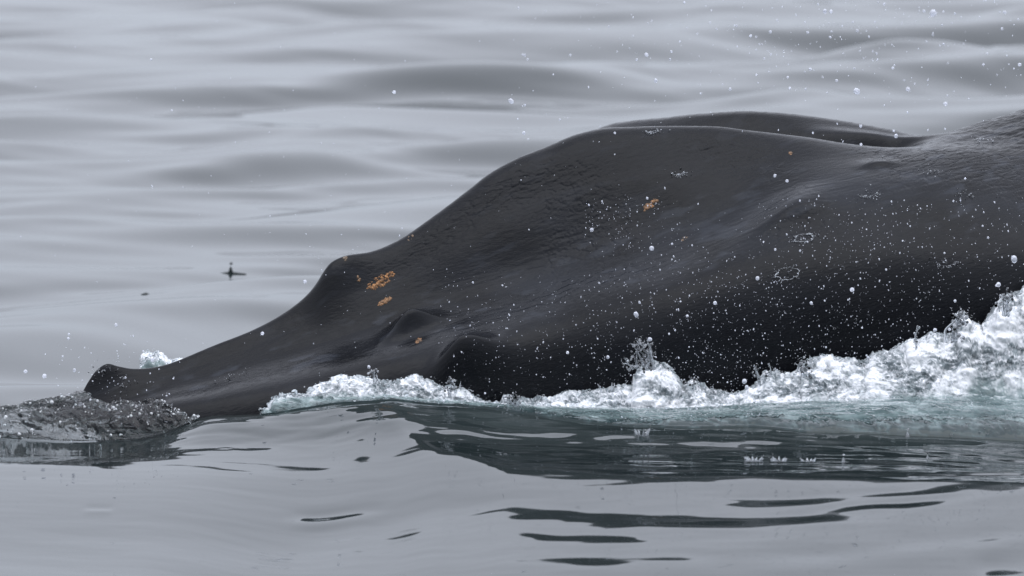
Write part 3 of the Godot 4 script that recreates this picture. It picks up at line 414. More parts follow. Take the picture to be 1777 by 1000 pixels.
# how far the skin stands out of the smooth loft
func skin_relief(t: float, v: float, p: Vector3) -> float:
	var d := 0.0
	# long creases and flaking skin along the flow
	var rough := sstep(-1.3, 0.2, t) * sstep(1.9, 2.6, v) * (1.0 - sstep(4.4, 4.9, v)) + sstep(1.6, 2.0, t) * sstep(2.5, 3.5, v)
	rough = minf(rough, 1.0)
	var patch := 0.5 + 0.5 * noise_a.get_noise_3d(p.x * 1.6 + 4.0, p.y * 2.0, p.z * 2.0)
	var along_q := (p.x * 0.92 + p.y * 0.36) * 7.0
	var across_q := (p.y * 0.92 - p.x * 0.36 - p.z * 0.5) * 34.0
	var n := noise_b.get_noise_3d(along_q, across_q, 0.0)
	var ridge := 1.0 - absf(noise_a.get_noise_3d(along_q * 1.15, across_q * 0.8, 5.0))
	d += rough * (0.0006 * n * (0.2 + patch) - 0.0021 * sstep(0.88, 1.0, ridge) * sstep(0.4, 0.75, patch))
	d += sstep(-0.9, -0.3, t) * lopsided(v - 2.75, 0.4, 0.55) * 0.0016 * noise_b.get_noise_3d((p.x * 0.93 + p.y * 0.36) * 5.0, (p.y * 0.93 - p.x * 0.36 - p.z * 0.5) * 42.0, 3.0)
	var fl := noise_b.get_noise_3d((p.x * 0.9 + p.y * 0.43) * 11.0, (p.y * 0.9 - p.x * 0.43) * 48.0, p.z * 20.0)
	d += rough * 0.0012 * sstep(0.22, 0.34, fl) * sstep(0.5, 0.72, patch)
	d += sstep(1.75, 2.0, t) * sstep(3.8, 4.6, v) * 0.005 * noise_b.get_noise_3d(p.x * 9.0, p.y * 34.0 - p.x * 10.0, p.z * 14.0)
	# broad undulation of the blubber
	d += 0.007 * noise_a.get_noise_3d(p.x * 2.2, p.y * 2.6, p.z * 2.0) * sstep(-1.4, -0.8, t)
	return d

func whale_point(t: float, v: float) -> Array:
	var R := rail_points(t)
	var p := loft(R, v)
	var dv := loft(R, v + 0.03) - loft(R, v - 0.03)
	var dt := loft(rail_points(t + 0.01), v) - loft(rail_points(t - 0.01), v)
	var n := dt.cross(dv).normalized()
	return [p + n * skin_relief(t, v, p) + KNOB_LEAN * knobs(t, v), n, dt.normalized()]

func build_whale():
	whale_rails = [RAIL_0, RAIL_1, RAIL_2, RAIL_3, RAIL_4, RAIL_5, RAIL_6, RAIL_7, RAIL_8, RAIL_9]
	var ts := PackedFloat32Array()
	var t: float = STATIONS[0]
	while t < STATIONS[STATIONS.size() - 1] - 0.001:
		ts.append(t)
		t += 0.0046 if t < 2.35 else 0.05
	ts.append(STATIONS[STATIONS.size() - 1])
	var vs := PackedFloat32Array()
	var v := 0.0
	while v < 9.0001:
		vs.append(minf(v, 9.0))
		v += 0.1 if v < 0.95 else 0.0155 if v < 7.3 else 0.06
	vs[vs.size() - 1] = 9.0
	var w := ts.size()
	var h := vs.size()
	var P := PackedVector3Array(); P.resize(w * h)
	for i in w:
		var R := rail_points(ts[i])
		for j in h:
			P[j * w + i] = loft(R, vs[j])
	var N := grid_normals(P, w, h)
	var C := PackedColorArray(); C.resize(w * h)
	var U := PackedVector2Array(); U.resize(w * h)
	for j in h:
		for i in w:
			var k := j * w + i
			var p := P[k]
			P[k] = p + N[k] * skin_relief(ts[i], vs[j], p) + KNOB_LEAN * knobs(ts[i], vs[j])
			U[k] = Vector2(p.x * 0.93 + p.y * 0.36, p.y * 0.93 - p.x * 0.36 - p.z * 0.45)
			var q := noise_c.get_noise_3d(p.x * 2.4, p.y * 3.5, p.z * 3.5)
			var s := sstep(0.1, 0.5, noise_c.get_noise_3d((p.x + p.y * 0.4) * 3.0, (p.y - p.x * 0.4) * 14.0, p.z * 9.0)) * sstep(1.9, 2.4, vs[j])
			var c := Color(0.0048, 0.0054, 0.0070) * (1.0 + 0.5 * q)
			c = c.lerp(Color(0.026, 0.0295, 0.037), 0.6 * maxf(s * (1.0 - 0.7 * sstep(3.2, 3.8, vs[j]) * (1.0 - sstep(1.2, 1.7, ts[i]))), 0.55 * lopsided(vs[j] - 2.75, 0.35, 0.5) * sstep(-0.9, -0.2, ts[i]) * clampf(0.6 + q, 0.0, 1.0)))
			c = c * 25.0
			c.a = 1.0
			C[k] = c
	N = grid_normals(P, w, h)
	var m := StandardMaterial3D.new()
	m.resource_name = "wet_whale_skin"
	m.albedo_color = Color(0.04, 0.04, 0.04).linear_to_srgb()
	m.vertex_color_use_as_albedo = true
	m.metallic_specular = 0.27
	var grain := FastNoiseLite.new()
	grain.seed = 3; grain.frequency = 0.02; grain.fractal_octaves = 5; grain.fractal_gain = 0.62
	var nt := NoiseTexture2D.new()
	nt.width = 1024; nt.height = 1024; nt.seamless = true; nt.noise = grain
	m.roughness = 0.43
	m.roughness_texture = nt
	m.heightmap_enabled = true
	m.heightmap_texture = nt
	m.heightmap_scale = 0.09
	m.uv1_scale = Vector3(0.9, 2.6, 1.0)
	var root := root_at("humpback_whale", Vector3.ZERO)
	tag(root, "dark wet humpback whale head with knobs and blowholes breaking the surface", "whale")
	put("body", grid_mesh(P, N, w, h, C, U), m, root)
	build_barnacles(root)

func build_barnacles(root: Node3D):
	var m := StandardMaterial3D.new()
	m.resource_name = "barnacle_shell"
	m.vertex_color_use_as_albedo = true
	m.roughness = 0.6
	for b in PATCHES:
		# t, v, half length, half width, count, colour strength
		var st := SurfaceTool.new()
		st.begin(Mesh.PRIMITIVE_TRIANGLES)
		var base: Array = whale_point(b[0], b[1])
		for k in int(b[4]):
			var a := rng.randf() * TAU
			var rr := sqrt(rng.randf())
			var off_t: float = b[2] * rr * cos(a)
			var off_v: float = b[3] * rr * sin(a) + off_t * b[6]
			var wp: Array = whale_point(b[0] + off_t, b[1] + off_v)
			var size := rng.randf_range(0.003, 0.0095) * (1.15 - 0.5 * rr)
			var tone: float = rng.randf_range(0.35, 1.5)
			var c := Color(0.22, 0.105, 0.038) * tone
			c = c.lerp(Color(0.11, 0.088, 0.065), 1.0 - b[5])
			c.a = 1.0
			plate(st, wp[0], wp[1], wp[2].rotated(wp[1], rng.randf() * TAU), size, c)
		st.generate_normals()
		put("barnacle_patch", st.commit(), m, root)

# one small ragged plate that sits on the skin, domed and lobed
func plate(st: SurfaceTool, c: Vector3, n: Vector3, t: Vector3, size: float, col: Color):
	var b := n.cross(t)
	var top := c + n * size * 0.38
	var ring: Array = []
	var sides := 7
	for k in sides:
		var a := TAU * k / sides
		var r := size * rng.randf_range(0.65, 1.25)
		ring.append(c + (t * cos(a) + b * sin(a)) * r - n * 0.001 + n * rng.randf_range(0.0, 0.35) * size)
	for k in sides:
		var shade := col * rng.randf_range(0.75, 1.15)
		shade.a = 1.0
		st.set_color(shade)
		st.add_vertex(top); st.add_vertex(ring[(k + 1) % sides]); st.add_vertex(ring[k])
		var low0: Vector3 = ring[k] - n * size * 0.6
		var low1: Vector3 = ring[(k + 1) % sides] - n * size * 0.6
		st.add_vertex(ring[k]); st.add_vertex(ring[(k + 1) % sides]); st.add_vertex(low0)
		st.add_vertex(ring[(k + 1) % sides]); st.add_vertex(low1); st.add_vertex(low0)

# ---------------------------------------------------------------- foaming bow wave
var bank_P := PackedVector3Array()
var bank_N := PackedVector3Array()
var bank_F := PackedFloat32Array()
var clear_m: StandardMaterial3D
var milky_m: StandardMaterial3D

func curve_at(tb: Array, x: float) -> Vector3:
	if x <= tb[0].x: return tb[0]
	for i in range(1, tb.size()):
		if x <= tb[i].x:
			var f: float = (x - tb[i - 1].x) / (tb[i].x - tb[i - 1].x)
			return tb[i - 1].lerp(tb[i], f)
	return tb[tb.size() - 1]

# a heaped band of broken water between three curves; style: foam strength, lump size, dark water or pale
func bank(tops: Array, mids: Array, lows: Array, foaminess: float, lump: float, pale: float, cell: float, rows: int, behind: float) -> ArrayMesh:
	var x0: float = tops[0].x + 0.001
	var x1: float = tops[tops.size() - 1].x
	var w := int((x1 - x0) / cell)
	var h := rows
	var P := PackedVector3Array(); P.resize(w * h)
	var F := PackedFloat32Array(); F.resize(w * h)
	for i in w:
		var x := lerpf(x0, x1, float(i) / (w - 1))
		var top := curve_at(tops, x)
		var mid := curve_at(mids, x)
		var low := curve_at(lows, x)
		low.y = sea_height(low.x, low.z) - 0.016
		var back := Vector3(x, -0.12, top.z - behind)
		var over := Vector3(x, top.y - 0.012, top.z + 0.035)
		var under := Vector3(x, low.y - 0.22, low.z + 0.03)
		var ends := minf(sstep(0.0, 0.06, x - x0), sstep(0.0, 0.06, x1 - x))
		var R := PackedVector3Array([back, top, over, mid, low, under])
		for j in h:
			var f := 1.0 - float(j) / (h - 1)
			var vv := f / 0.05 if f < 0.05 else 1.0 + (f - 0.05) / 0.60 * 2.2 if f < 0.65 else 3.2 + (f - 0.65) / 0.30 * 0.9 if f < 0.95 else 4.1 + (f - 0.95) / 0.05 * 0.9
			var p := loft(R, vv)
			p.y = lerpf(-0.1, p.y, ends)
			P[j * w + i] = p
			F[j * w + i] = vv
	var N := grid_normals(P, w, h)
	var C := PackedColorArray(); C.resize(w * h)
	for j in h:
		for i in w:
			var k := j * w + i
			var p := P[k]
			var vv := F[k]
			var jag := 0.42 * noise_b.get_noise_2d(p.x * 5.0, 2.0) + 0.12 * noise_b.get_noise_2d(p.x * 25.0, 9.0)
			if pale < 0.5: jag += 0.8
			var white := 1.0 - sstep(2.7 + jag, 3.1 + jag, vv)
			var edge := 1.0 - sstep(3.7, 4.05, vv)
			var n1 := noise_c.get_noise_3d(p.x * 5.0, p.y * 7.0, p.z * 6.0)
			var n2 := noise_c.get_noise_3d(p.x * 16.0 + n1 * 2.0, p.y * 18.0, p.z * 17.0)
			var n3 := noise_b.get_noise_3d(p.x * 60.0 + n2 * 3.0, p.y * 60.0, p.z * 60.0)
			# folds: sheets of water thrown over one another, with sharp wandering creases
			var wx := p.x + 0.05 * n1
			var wy := p.y + 0.05 * n2
			var fold := 1.0 - absf(noise_b.get_noise_3d(wx * 9.0, wy * 12.0, p.z * 10.0)) * 2.2
			var vein := 1.0 - absf(noise_a.get_noise_3d(wx * 26.0 + n2, wy * 30.0, p.z * 28.0)) * 2.0
			var vein2 := 1.0 - absf(noise_a.get_noise_3d(wx * 62.0 + n3, wy * 66.0 + n2 * 2.0, p.z * 60.0)) * 1.8
			var c1 := cells.get_noise_3d(p.x * 10.0, p.y * 12.0, p.z * 11.0)
			var c2 := cells.get_noise_3d(p.x * 42.0 + n1, p.y * 46.0, p.z * 44.0)
			var thick := sstep(-0.25, 0.25, n1 + 0.35 * n2)            # broad smooth heaps against torn water
			var lumps := -0.026 * (c1 + 0.45) + 0.024 * n1 + 0.013 * n2
			lumps += lerpf(0.016, 0.007, thick) * fold + lerpf(0.007, 0.002, thick) * vein + lerpf(0.004, 0.0012, thick) * vein2 - lerpf(0.010, 0.004, thick) * (c2 + 0.45)
			if pale < 0.5: lumps = (-0.022 * (c1 + 0.45) + 0.030 * n1 + 0.016 * n2 + 0.008 * fold) * edge
			var smooth_d := 0.014 * n1 + 0.007 * noise_b.get_noise_3d(p.x * 5.0, p.y * 22.0, p.z * 22.0) + 0.003 * fold
			var d := lerpf(smooth_d * edge, lumps * lump, maxf(white, 0.38 * edge))
			p += N[k] * d
			if vv > 1.6 and vv < 3.98: p.y = maxf(p.y, sea_height(p.x, p.z) + 0.006 + 0.012 * sstep(3.98, 3.0, vv) * (1.0 + n2))
			P[k] = p
			var crest := sstep(1.0, 1.4, vv)
			var foam := lerpf(0.30 + 0.9 * n2 + 0.5 * n3, 0.92 + 0.5 * n2 + 0.25 * n3, thick)
			foam -= lerpf(0.75, 0.25, thick) * sstep(0.80, 0.97, vein2) + lerpf(0.6, 0.2, thick) * sstep(0.84, 0.98, vein)
			foam += 0.55 * sstep(0.1, 0.3, n3) * (1.0 - thick)
			foam = white * clampf(foam, 0.0, 1.0) * lerpf(0.4, 1.0, crest)
			foam += (1.0 - white) * (1.0 - sstep(3.1, 3.6, vv)) * (0.45 * sstep(0.15, 0.5, n2 + 0.5 * n1 + 0.3 * n3) + 0.3 * sstep(0.9, 0.99, vein2) * sstep(0.0, 0.3, n1))
			foam = clampf(foam * foaminess, 0.0, 1.0) if foaminess >= 1.0 else clampf(white * (0.15 * foam + 0.5 * sstep(0.90, 0.985, vein2) * sstep(0.05, 0.35, n2 + 0.4 * n1)) + edge * 0.40 * bell(vv - 3.35 - 2.0 * jag + 1.6, 0.3) * sstep(-1.85, -1.7, p.x) * sstep(-0.1, 0.2, n2 + 0.3 * n3), 0.0, 1.0)
			var teal := Color(0.05, 0.078, 0.08).lerp(Color(0.21, 0.27, 0.268), clampf(0.5 + 0.9 * n1 + 0.4 * n2, 0.0, 1.0) * edge)
			teal = Color(0.018, 0.030, 0.031).lerp(teal, 1.0 - sstep(3.45 + jag, 4.0 + 0.3 * jag, vv + 0.5 * n2))
			var base := teal.lerp(Color(0.20, 0.23, 0.245), white * 0.8)
			base = Color(0.016, 0.018, 0.020).lerp(base, pale)
			var c := base.lerp(Color(0.75, 0.76, 0.775), foam)
			c.a = 1.0
			C[k] = c
			F[k] = foam if vv > 0.4 and vv < 4.2 else -1.0
	N = grid_normals(P, w, h)
	bank_P = P; bank_N = N; bank_F = F
	return grid_mesh(P, N, w, h, C, PackedVector2Array())

func foam_material() -> StandardMaterial3D:
	var m := StandardMaterial3D.new()
	m.resource_name = "foaming_water"
	m.vertex_color_use_as_albedo = true
	m.roughness = 0.07
	m.metallic_specular = 0.42
	return m

# bubbles and beads of water that stud the last bank made
func stud(root: Node3D, count: int, clear_share: float, m: Material, biggest: float):
	var beads := MultiMesh.new()
	beads.transform_format = MultiMesh.TRANSFORM_3D
	beads.mesh = drop_mesh(10, 6)
	var spots: Array = []
	var tries := 0
	while spots.size() < count and tries < count * 8:
		tries += 1
		var k := rng.randi_range(0, bank_F.size() - 1)
		var f := bank_F[k]
		if f < 0.0 or (f < 0.15 and rng.randf() > clear_share): continue
		var s := 0.0022 + 0.0055 * pow(rng.randf(), 3.0)
		if rng.randf() < 0.014: s = rng.randf_range(0.008, biggest)
		var b := Basis.from_euler(Vector3(rng.randf() * 3.0, rng.randf() * 3.0, 0)) * Basis.from_scale(Vector3(s, s * rng.randf_range(0.7, 1.2), s))
		spots.append(Transform3D(b, bank_P[k] + bank_N[k] * s * rng.randf_range(-0.2, 0.8)))
	beads.instance_count = spots.size()
	for k in spots.size(): beads.set_instance_transform(k, spots[k])
	var mi := MultiMeshInstance3D.new()
	mi.name = "foam_bubbles"
	mi.multimesh = beads
	mi.material_override = m
	mi.set_meta("kind", "stuff")
	root.add_child(mi, true)

# clear rounded tongues and strings of drops where the crest tears
func torn_edge(root: Node3D):
	bead_mesh = drop_mesh(10, 5)
	var st := SurfaceTool.new()
	st.begin(Mesh.PRIMITIVE_TRIANGLES)
	var x: float = BANK_TOP[3].x
	while x < 2.6:
		var top := curve_at(BANK_TOP, x)
		var wild := 0.5 + 0.9 * noise_a.get_noise_2d(x * 3.0, 4.0)
		if rng.randf() < 0.6:
			var hgt := (0.002 + 0.03 * pow(rng.randf(), 4.0)) * (0.4 + wild)
			var lean := rng.randfn(-0.2, 0.8)
			var foot := Vector3(x, top.y - 0.03, top.z + rng.randf_range(0.0, 0.03))
			var r := rng.randf_range(0.0018, 0.0045)
			var tip := foot + Vector3(lean * hgt, hgt + 0.03, rng.randf_range(-0.01, 0.02))
			var mid := foot.lerp(tip, 0.55) + Vector3(rng.randfn(0, 0.004), 0, 0)
			tube(st, [foot, mid, tip], [r * 3.0, r * 1.1, r * rng.randf_range(0.3, 0.8)], 8)
			bead(st, tip, r * rng.randf_range(0.5, 1.0))
			var q := tip
			var run := rng.randfn(0, 0.5)
			while rng.randf() < 0.45 * wild + 0.15:
				q += Vector3(run * 0.015 + rng.randfn(0, 0.008), rng.randf_range(0.003, 0.018), rng.randfn(0, 0.006))
				bead(st, q, 0.0009 + 0.0030 * pow(rng.randf(), 2.0), rng.randf_range(0.8, 1.6))
		x += rng.randf_range(0.006, 0.028)
	var o := put("torn_edge", st.commit(), milky_m, root)
	o.set_meta("kind", "stuff")

func build_bow_wave():
	milky_m = glass_water()
	milky_m.resource_name = "aerated_water"
	milky_m.albedo_color = Color(0.90, 0.915, 0.93, 0.22)
	clear_m = glass_water()
	var fm := foam_material()
	var foam_bit: StandardMaterial3D = glass_water()
	foam_bit.resource_name = "foam_bit"
	foam_bit.albedo_color = Color(0.88, 0.89, 0.90, 0.6)
	var root := root_at("bow_wave", Vector3.ZERO)
	tag(root, "white foaming bow wave curling along the whale's dark flank", "wave")
	put("foam_crest", bank(BANK_TOP, BANK_MID, BANK_LOW, 1.0, 1.0, 1.0, 0.0041, 215, 0.09), fm, root)
	stud(root, 7000, 0.25, clear_m, 0.015)
	torn_edge(root)
	root = root_at("snout_splash", Vector3.ZERO)
	tag(root, "dark churned water with bright beads boiling round the snout tip", "splash")
	put("churned_water", bank(SNOUT_TOP, SNOUT_MID, SNOUT_LOW, 0.22, 0.8, 0.06, 0.0032, 150, 0.08), clear_m, root)
	stud(root, 260, 0.5, clear_m, 0.011)
	stud(root, 170, 0.3, foam_bit, 0.007)
	root = root_at("foam_clump", Vector3.ZERO)
	tag(root, "small white foam clump behind the low snout, far side of whale", "foam")
	put("foam_crest", bank(BEHIND_TOP, BEHIND_MID, BEHIND_LOW, 1.3, 0.6, 1.0, 0.0035, 90, 0.08), fm, root)
	stud(root, 350, 0.3, clear_m, 0.009)

func drop_mesh(seg: int, rings: int) -> SphereMesh:
	var s := SphereMesh.new()
	s.radius = 1.0; s.height = 2.0
	s.radial_segments = seg; s.rings = rings
	return s

# ---------------------------------------------------------------- splashes
func tube(st: SurfaceTool, pts: Array, radii: Array, sides := 9):
	# a round strand through pts, joined smoothly, closed at both ends
	var rings: Array = []
	var n := pts.size()
	for i in n:
		var dir: Vector3 = (pts[mini(i + 1, n - 1)] - pts[maxi(i - 1, 0)]).normalized()
		var a := dir.cross(Vector3(0.3, 0.1, 0.95)).normalized()
		var b := dir.cross(a).normalized()
		var ring: Array = []
		for k in sides:
			var f := TAU * k / sides
			ring.append([pts[i] + (a * cos(f) + b * sin(f)) * radii[i], a * cos(f) + b * sin(f)])
		rings.append(ring)
	for i in n - 1:
		for k in sides:
			var k2 := (k + 1) % sides
			for q in [rings[i][k2], rings[i][k], rings[i + 1][k], rings[i + 1][k2], rings[i][k2], rings[i + 1][k]]:
				st.set_normal(q[1])
				st.add_vertex(q[0])
	for e in [0, n - 1]:
		var c: Vector3 = pts[e]
		var dir: Vector3 = (pts[0] - pts[1]).normalized() if e == 0 else (pts[n - 1] - pts[n - 2]).normalized()
		for k in sides:
			var k2 := (k + 1) % sides
			var tri: Array = [rings[e][k], rings[e][k2], [c + dir * radii[e] * 0.8, dir]] if e == 0 else [rings[e][k2], rings[e][k], [c + dir * radii[e] * 0.8, dir]]
			for q in tri:
				st.set_normal(q[1])
				st.add_vertex(q[0])

func bead(st: SurfaceTool, c: Vector3, r: float, squash := 1.0):
	var b := Basis.from_euler(Vector3(rng.randf(), rng.randf() * 3.0, rng.randf() - 0.5)) * Basis.from_scale(Vector3(r, r * squash, r))
	if bead_v.is_empty():
		var arr := bead_mesh.get_mesh_arrays()
		for k in arr[Mesh.ARRAY_INDEX]: bead_v.append(arr[Mesh.ARRAY_VERTEX][k])
	for p in bead_v:
		st.set_normal(p)
		st.add_vertex(c + b * p)

var bead_v := PackedVector3Array()
var bead_mesh: SphereMesh

# a strand that follows pts smoothly, from a thick foot to a bead at its tip
func strand(st: SurfaceTool, pts: Array, foot: float, tip: float):
	var P: Array = []
	var radii: Array = []
	var n := 14
	for i in n + 1:
		var s := float(i) / n * (pts.size() - 1)
		var k := mini(int(s), pts.size() - 2)
		P.append(crom(pts[maxi(k - 1, 0)], pts[k], pts[k + 1], pts[mini(k + 2, pts.size() - 1)], s - k))
		var f := float(i) / n
		var r := lerpf(foot, tip * 0.55, pow(f, 0.6)) * (1.0 + 0.22 * noise_a.get_noise_2d(f * 5.0, foot * 900.0))
		radii.append(r)
	tube(st, P, radii)
	bead(st, pts[pts.size() - 1], tip, 1.15)

func build_splashes():
	# jets and fingers thrown up from the foam
	var keys := {}
	for j in JETS:
		if not keys.has(j[0]): keys[j[0]] = []
		keys[j[0]].append(j)
	for key in keys:
		var st := SurfaceTool.new()
		st.begin(Mesh.PRIMITIVE_TRIANGLES)
		for j in keys[key]:
			var fat: float = j[2]
			for q in int(1.0 + fat * 170.0):
				var pts: Array = []
				var reach := rng.randf_range(0.55, 1.0) if q > 0 else 1.0
				var off := Vector3(rng.randfn(0, 1.0), 0, rng.randfn(0, 0.8)) * fat * (0.9 if q > 0 else 0.0)
				for s in 4:
					var f := s / 3.0 * reach * 3.0
					var g := mini(int(f), 2)
					var p: Vector3 = j[1][g].lerp(j[1][g + 1], f - g)
					pts.append(p + off * (1.0 - 0.3 * s / 3.0) + Vector3(rng.randfn(0, 0.25), rng.randfn(0, 0.25), 0) * fat * float(s))
				strand(st, pts, fat * rng.randf_range(0.25, 0.5) + 0.0012, minf(j[3], 0.011) * rng.randf_range(0.3, 0.6) + 0.0008)
			for k in int(8.0 + fat * 3200.0):
				var f := rng.randf() * 2.999
				var g := int(f)
				var at: Vector3 = j[1][g].lerp(j[1][g + 1], f - g)
				bead(st, at + Vector3(rng.randfn(0, 0.9), rng.randfn(0.2, 0.7), rng.randfn(0.2, 0.6)) * (fat * 0.8 + 0.004), 0.0010 + (0.002 + fat * 0.32) * pow(rng.randf(), 2.2), rng.randf_range(0.8, 1.5))
		var o := put("water_jet", st.commit(), milky_m)
		tag(o, JET_LABELS[key], "splash")
	# drops bursting on the skin
	var i := 0
	for s in SKIN_SPLASHES:
		var st := SurfaceTool.new()
		st.begin(Mesh.PRIMITIVE_TRIANGLES)
		var wp: Array = whale_point(s[0], s[1])
		var c: Vector3 = wp[0]
		var n: Vector3 = wp[1]
		var a: Vector3 = wp[2]
		var b := n.cross(a)
		var r: float = s[2]
		if s[3] < 2:
			var first := 0.0 if s[3] == 0 else 3.4
			var last := TAU if s[3] == 0 else 6.2
			var pts: Array = []
			var radii: Array = []
			for k in 33:
				var f := lerpf(first, last, k / 32.0)
				var rr := r * (1.0 + 0.22 * noise_a.get_noise_2d(cos(f) * 1.3 + i, sin(f) * 1.3))
				pts.append(c + (a * cos(f) + b * sin(f) * 0.5) * rr + n * (0.006 + 0.006 * noise_a.get_noise_2d(f * 2.0, i)))
				radii.append(0.0003 + 0.0040 * maxf(0.0, noise_a.get_noise_2d(f * 1.6, 7.0 + i) + 0.1))
			tube(st, pts, radii, 7)
			for k in 26:
				var f := rng.randf_range(first, last)
				var p := c + (a * cos(f) + b * sin(f) * 0.5) * r
				var dir := (a * cos(f) + b * sin(f) + n * rng.randf_range(0.2, 1.0)).normalized()
				var l := r * (0.06 + 0.5 * pow(rng.randf(), 2.0))
				if k % 3 == 0: tube(st, [p, p + dir * l * 0.5, p + dir * l], [0.0018, 0.0010, 0.0013], 6)
				bead(st, p + dir * l * rng.randf_range(1.0, 2.2), 0.0008 + 0.0022 * pow(rng.randf(), 2.0))
		for k in 14 if s[3] < 2 else int(r * 620):
			var f := rng.randf() * TAU
			var g := absf(rng.randfn(0.0, 0.75)) * r * (1.6 if s[3] < 2 else 1.0)
			bead(st, c + (a * cos(f) * 1.3 + b * sin(f) * 0.55) * g + n * rng.randf_range(0.001, 0.014), (0.0010 + 0.0032 * pow(rng.randf(), 2.5)))
		var o := put("skin_splash", st.commit(), milky_m)
		tag(o, SKIN_LABELS[i], "splash", "", "stuff" if s[3] == 2 else "")
		i += 1
	# drops landing on the sea
	var dark_m := water_material()
	dark_m.resource_name = "dark_water"
	dark_m.vertex_color_use_as_albedo = false
	dark_m.albedo_color = Color(0.010, 0.0155, 0.0158).linear_to_srgb()
	i = 0
	for s in IMPACTS:
		var st := SurfaceTool.new()
		st.begin(Mesh.PRIMITIVE_TRIANGLES)
		var r: float = s[2]
		var c := Vector3(s[0], sea_height(s[0], s[1]), s[1])
		if s[3] == 0:
			var teeth := rng.randi_range(9, 15)
			var tall := rng.randf_range(0.25, 0.6)
			for k in teeth:
				var f := TAU * k / teeth + rng.randf() * 0.5
				var out := Vector3(cos(f) * rng.randf_range(0.8, 1.1), 0, sin(f))
				var hh := r * tall * (0.4 + 0.9 * pow(rng.randf(), 1.5))
				tube(st, [c + out * r * 0.7 - Vector3(0, 0.008, 0), c + out * r * 0.9 + Vector3(0, hh * 0.45, 0), c + out * r * 1.08 + Vector3(0, hh, 0)], [0.0075, 0.0042, 0.0022], 7)
				if rng.randf() < 0.5: bead(st, c + out * r * rng.randf_range(1.05, 1.3) + Vector3(0, hh * rng.randf_range(1.1, 1.9), 0), rng.randf_range(0.0012, 0.0034))
		elif s[3] == 1:
			tube(st, [c - Vector3(0, 0.01, 0), c + Vector3(0, r * 0.25, 0), c + Vector3(0, r * 0.8, 0)], [r * 0.7, r * 0.28, r * 0.1], 10)
			if i < 3: tube(st, [c + Vector3(-r * 1.9, -r * 0.05, 0), c + Vector3(0, r * 0.02, 0), c + Vector3(r * 1.9, -r * 0.05, 0)], [r * 0.05, r * 0.26, r * 0.05], 10)
			bead(st, c + Vector3(r * 0.05, r * 1.25, 0), r * 0.2)
		else:
			tube(st, [c + Vector3(-r, -0.004, 0), c + Vector3(0, 0.002, 0), c + Vector3(r, -0.004, 0)], [r * 0.15, r * 0.32, r * 0.12], 10)
		var o := put("drop_splash", st.commit(), dark_m if i < 3 else milky_m)
		tag(o, IMPACT_LABELS[i], "splash", "", "stuff" if s[3] == 0 else "")
		i += 1

const JET_LABELS = {
	"A": "tallest ragged jet of clear water rising from the middle of the foam", "B": "thin upright finger of water with a round bead on top",
	"C": "forked clear water strands in the dark gap of the foam", "D": "lone curled strand and drop above the first hump of foam",
	"E": "short glassy finger at the trailing end of the first foam hump", "F": "two leaning splash fingers beside the low dark gap in the foam",
	"G": "tiny pointed water tip just right of the tallest jet", "H": "broad pointed clear peak of water on the high foam slope",
	"I": "small white pointed flick at the start of the high foam", "J": "thick rounded water lobe on the highest part of the foam"}
const SKIN_LABELS = [
	"large ragged ring splash on the whale's dark lower flank", "smaller ring splash above the large ring, on the paler skin band", "thin crescent splash on the whale's head above the orange spot",
	"curved crescent splash just under the blowhole rim", "faint crescent splash on dark flank near the right edge of the picture", "thin curved splash on the grey skin behind the dark hollow",
	"scattered bright beads on the grey back skin near the right edge", "small patch of beads low on the dark flank above the foam", "few beads round the little bump behind the blowholes",
	"bright beads of water on the rising back at the right edge", "beads of water streaming off the skin behind the blowhole", "low beaded splash lying along the flat of the snout", "tiny beads close above the high foam on the flank", "beads of water clinging to the black knob at the snout tip", "beads of water behind the snout tip, above the churned water"]
const IMPACT_LABELS = [
	"dark peaked drop splash with bead on the calm water behind the snout", "dark dimple splash just left of the peaked splash on calm water", "faintest small dimple splash furthest left on the calm water behind",
	"crown splash, first of the row of three before the foam", "crown splash in the middle of the row of three", "crown splash, last of the row of three before the foam",
	"small peaked splash right of the row of three crowns", "little pointed splash on the dark water at the right", "peaked splash right under the pale foot of the bow wave", "crown splash on smooth water in front of the churned snout",
	"crown splash on the dark water below the tallest jet", "wide crown splash at the foot of the middle foam", "small peaked splash nearest the right edge of the picture", "small peak splash beside the wide crown", "low dimple splash at the edge of the churned water by the snout"]

# ---------------------------------------------------------------- spray
const BIG_LABELS = {
	0: "left one of the two big drops beside the snout tip", 1: "right one of the two big drops beside the snout tip", 2: "big drop alone high above the front knob of the snout",
	3: "big drop high over the brow, against pale water", 4: "upper of two big drops above the start of the blowhole rim", 5: "lower of two big drops above the start of the blowhole rim",
	6: "tiny lone drop far up over the empty calm water at upper left", 9: "drop just touching the outline where the blowhole rim begins", 11: "drop right before the ridge of the low snout",
	12: "drop hanging just off the front knob's outline", 15: "bright drop in the middle of the brow, below the flaking skin", 16: "bright drop below and right of the one in the middle of the brow",
	17: "drop on the dark side straight above the foam gap", 20: "biggest ring-like drop before the flank near the right edge", 21: "second big drop under the biggest one near the right edge",
	22: "flat oval drop in the middle of the dark rear flank", 24: "drop at the upper tip of the tallest water jet"}

func drop_zone(p: Vector3) -> String:
	# where it is seen against, told by what lies beside or behind it
	if p.x < -1.3 and p.y < 0.45: return "round the snout tip"
	if p.x < -0.3 and p.z < 0.4: return "above the calm water left of the head"
	if p.y > 1.7: return "high above the blowholes" if p.x < 1.5 else "high above the rising back"
	if p.y > 1.15: return "just above the blowhole rim" if p.x < 1.4 else "just above the rising back"
	if p.x < -0.3: return "before the snout and its knobs"
	if p.y > 0.75: return "before the brow" if p.x < 1.0 else "before the grey skin behind the blowholes"
	if p.y > 0.4: return "before the lip" if p.x < 0.9 else "before the middle of the dark flank"
	return "close above the low middle foam" if p.x < 1.2 else "close before the high foam"

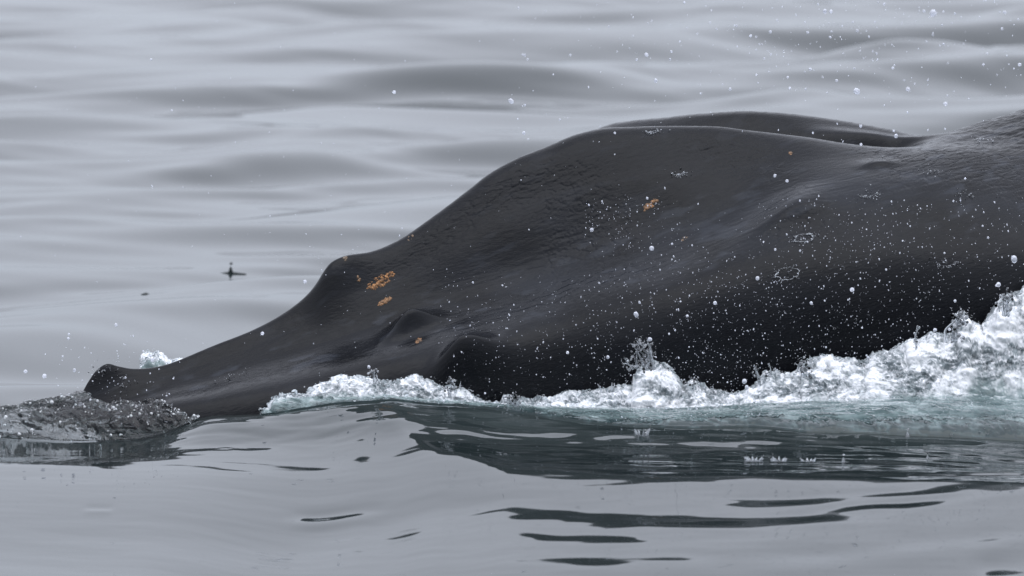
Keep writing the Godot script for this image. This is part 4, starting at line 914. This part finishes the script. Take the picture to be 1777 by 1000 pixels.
func build_spray():
	var spray_m := glass_water()
	spray_m.resource_name = "spray_water"
	spray_m.albedo_color = Color(0.93, 0.94, 0.97, 0.45)
	var mesh := drop_mesh(12, 8)
	var drops: Array = []          # [place, radius, zone]
	var zones := [
		# x, y, z ranges, count, typical radius, zone
		[-2.2, 0.1, 0.25, 2.1, -2.5, 0.6, 260, 0.0015, 0],
		[0.0, 2.5, 1.15, 2.3, -3.5, 0.6, 1100, 0.0024, 1],
		[0.9, 2.5, 1.3, 2.4, -3.0, 0.3, 900, 0.0025, 1],
		[-1.3, 1.0, 0.3, 1.2, 0.45, 0.85, 280, 0.0012, 2],
		[0.3, 2.4, 0.15, 0.98, 0.62, 1.0, 4600, 0.00108, 3],
		[-0.3, 1.2, 0.1, 0.7, 0.85, 1.1, 1100, 0.0011, 3],
		[-1.95, -1.35, 0.05, 0.4, 0.6, 1.0, 130, 0.0020, 4]]
	for q in zones:
		for k in int(q[6]):
			var p := Vector3(rng.randf_range(q[0], q[1]), rng.randf_range(q[2], q[3]), rng.randf_range(q[4], q[5]))
			# spray comes in drifting clouds, thicker here and thinner there
			if noise_b.get_noise_3d(p.x * 1.4, p.y * 1.8, p.z * 1.2) + rng.randf() * 0.7 < 0.24: continue
			var r: float = q[7] * exp(rng.randfn(-0.05, 0.5))
			if rng.randf() < 0.02: r *= 2.0
			drops.append([p, r])
	for b in BIG_DROPS:
		var p: Vector3 = b[0]
		drops.append([p, b[1] * 0.78])
	drops.sort_custom(func(a, b): return a[1] > b[1])
	for k in mini(290, drops.size()):
		var d: Array = drops[k]
		var o := put("water_drop", mesh, spray_m)
		o.position = d[0]
		o.rotation = Vector3(rng.randf(), rng.randf(), rng.randf())
		o.scale = Vector3(d[1], d[1] * rng.randf_range(0.8, 1.45), d[1])
		var where := drop_zone(d[0])
		var own := ""
		for q in BIG_LABELS:
			if d[0].distance_to(BIG_DROPS[q][0]) < 0.0005: own = BIG_LABELS[q]
		if own != "": tag(o, own, "drop", "big drops")
		else: tag(o, ("large" if d[1] > 0.0062 else "small") + " round water drop in flight " + where, "drop", "drops " + where)
	var mm := MultiMesh.new()
	mm.transform_format = MultiMesh.TRANSFORM_3D
	mm.mesh = mesh
	mm.instance_count = maxi(drops.size() - 290, 0)
	for k in mm.instance_count:
		var d: Array = drops[290 + k]
		mm.set_instance_transform(k, Transform3D(Basis.from_euler(Vector3(0, 0, rng.randf_range(-0.6, 0.6))) * Basis.from_scale(Vector3(1.0, rng.randf_range(0.8, 1.9), 1.0) * d[1] * 0.9), d[0]))
	var mi := MultiMeshInstance3D.new()
	mi.name = "spray"
	mi.multimesh = mm
	mi.material_override = spray_m
	tag(mi, "fine white spray hanging in the air round the whale", "spray", "", "stuff")
	add_child(mi)
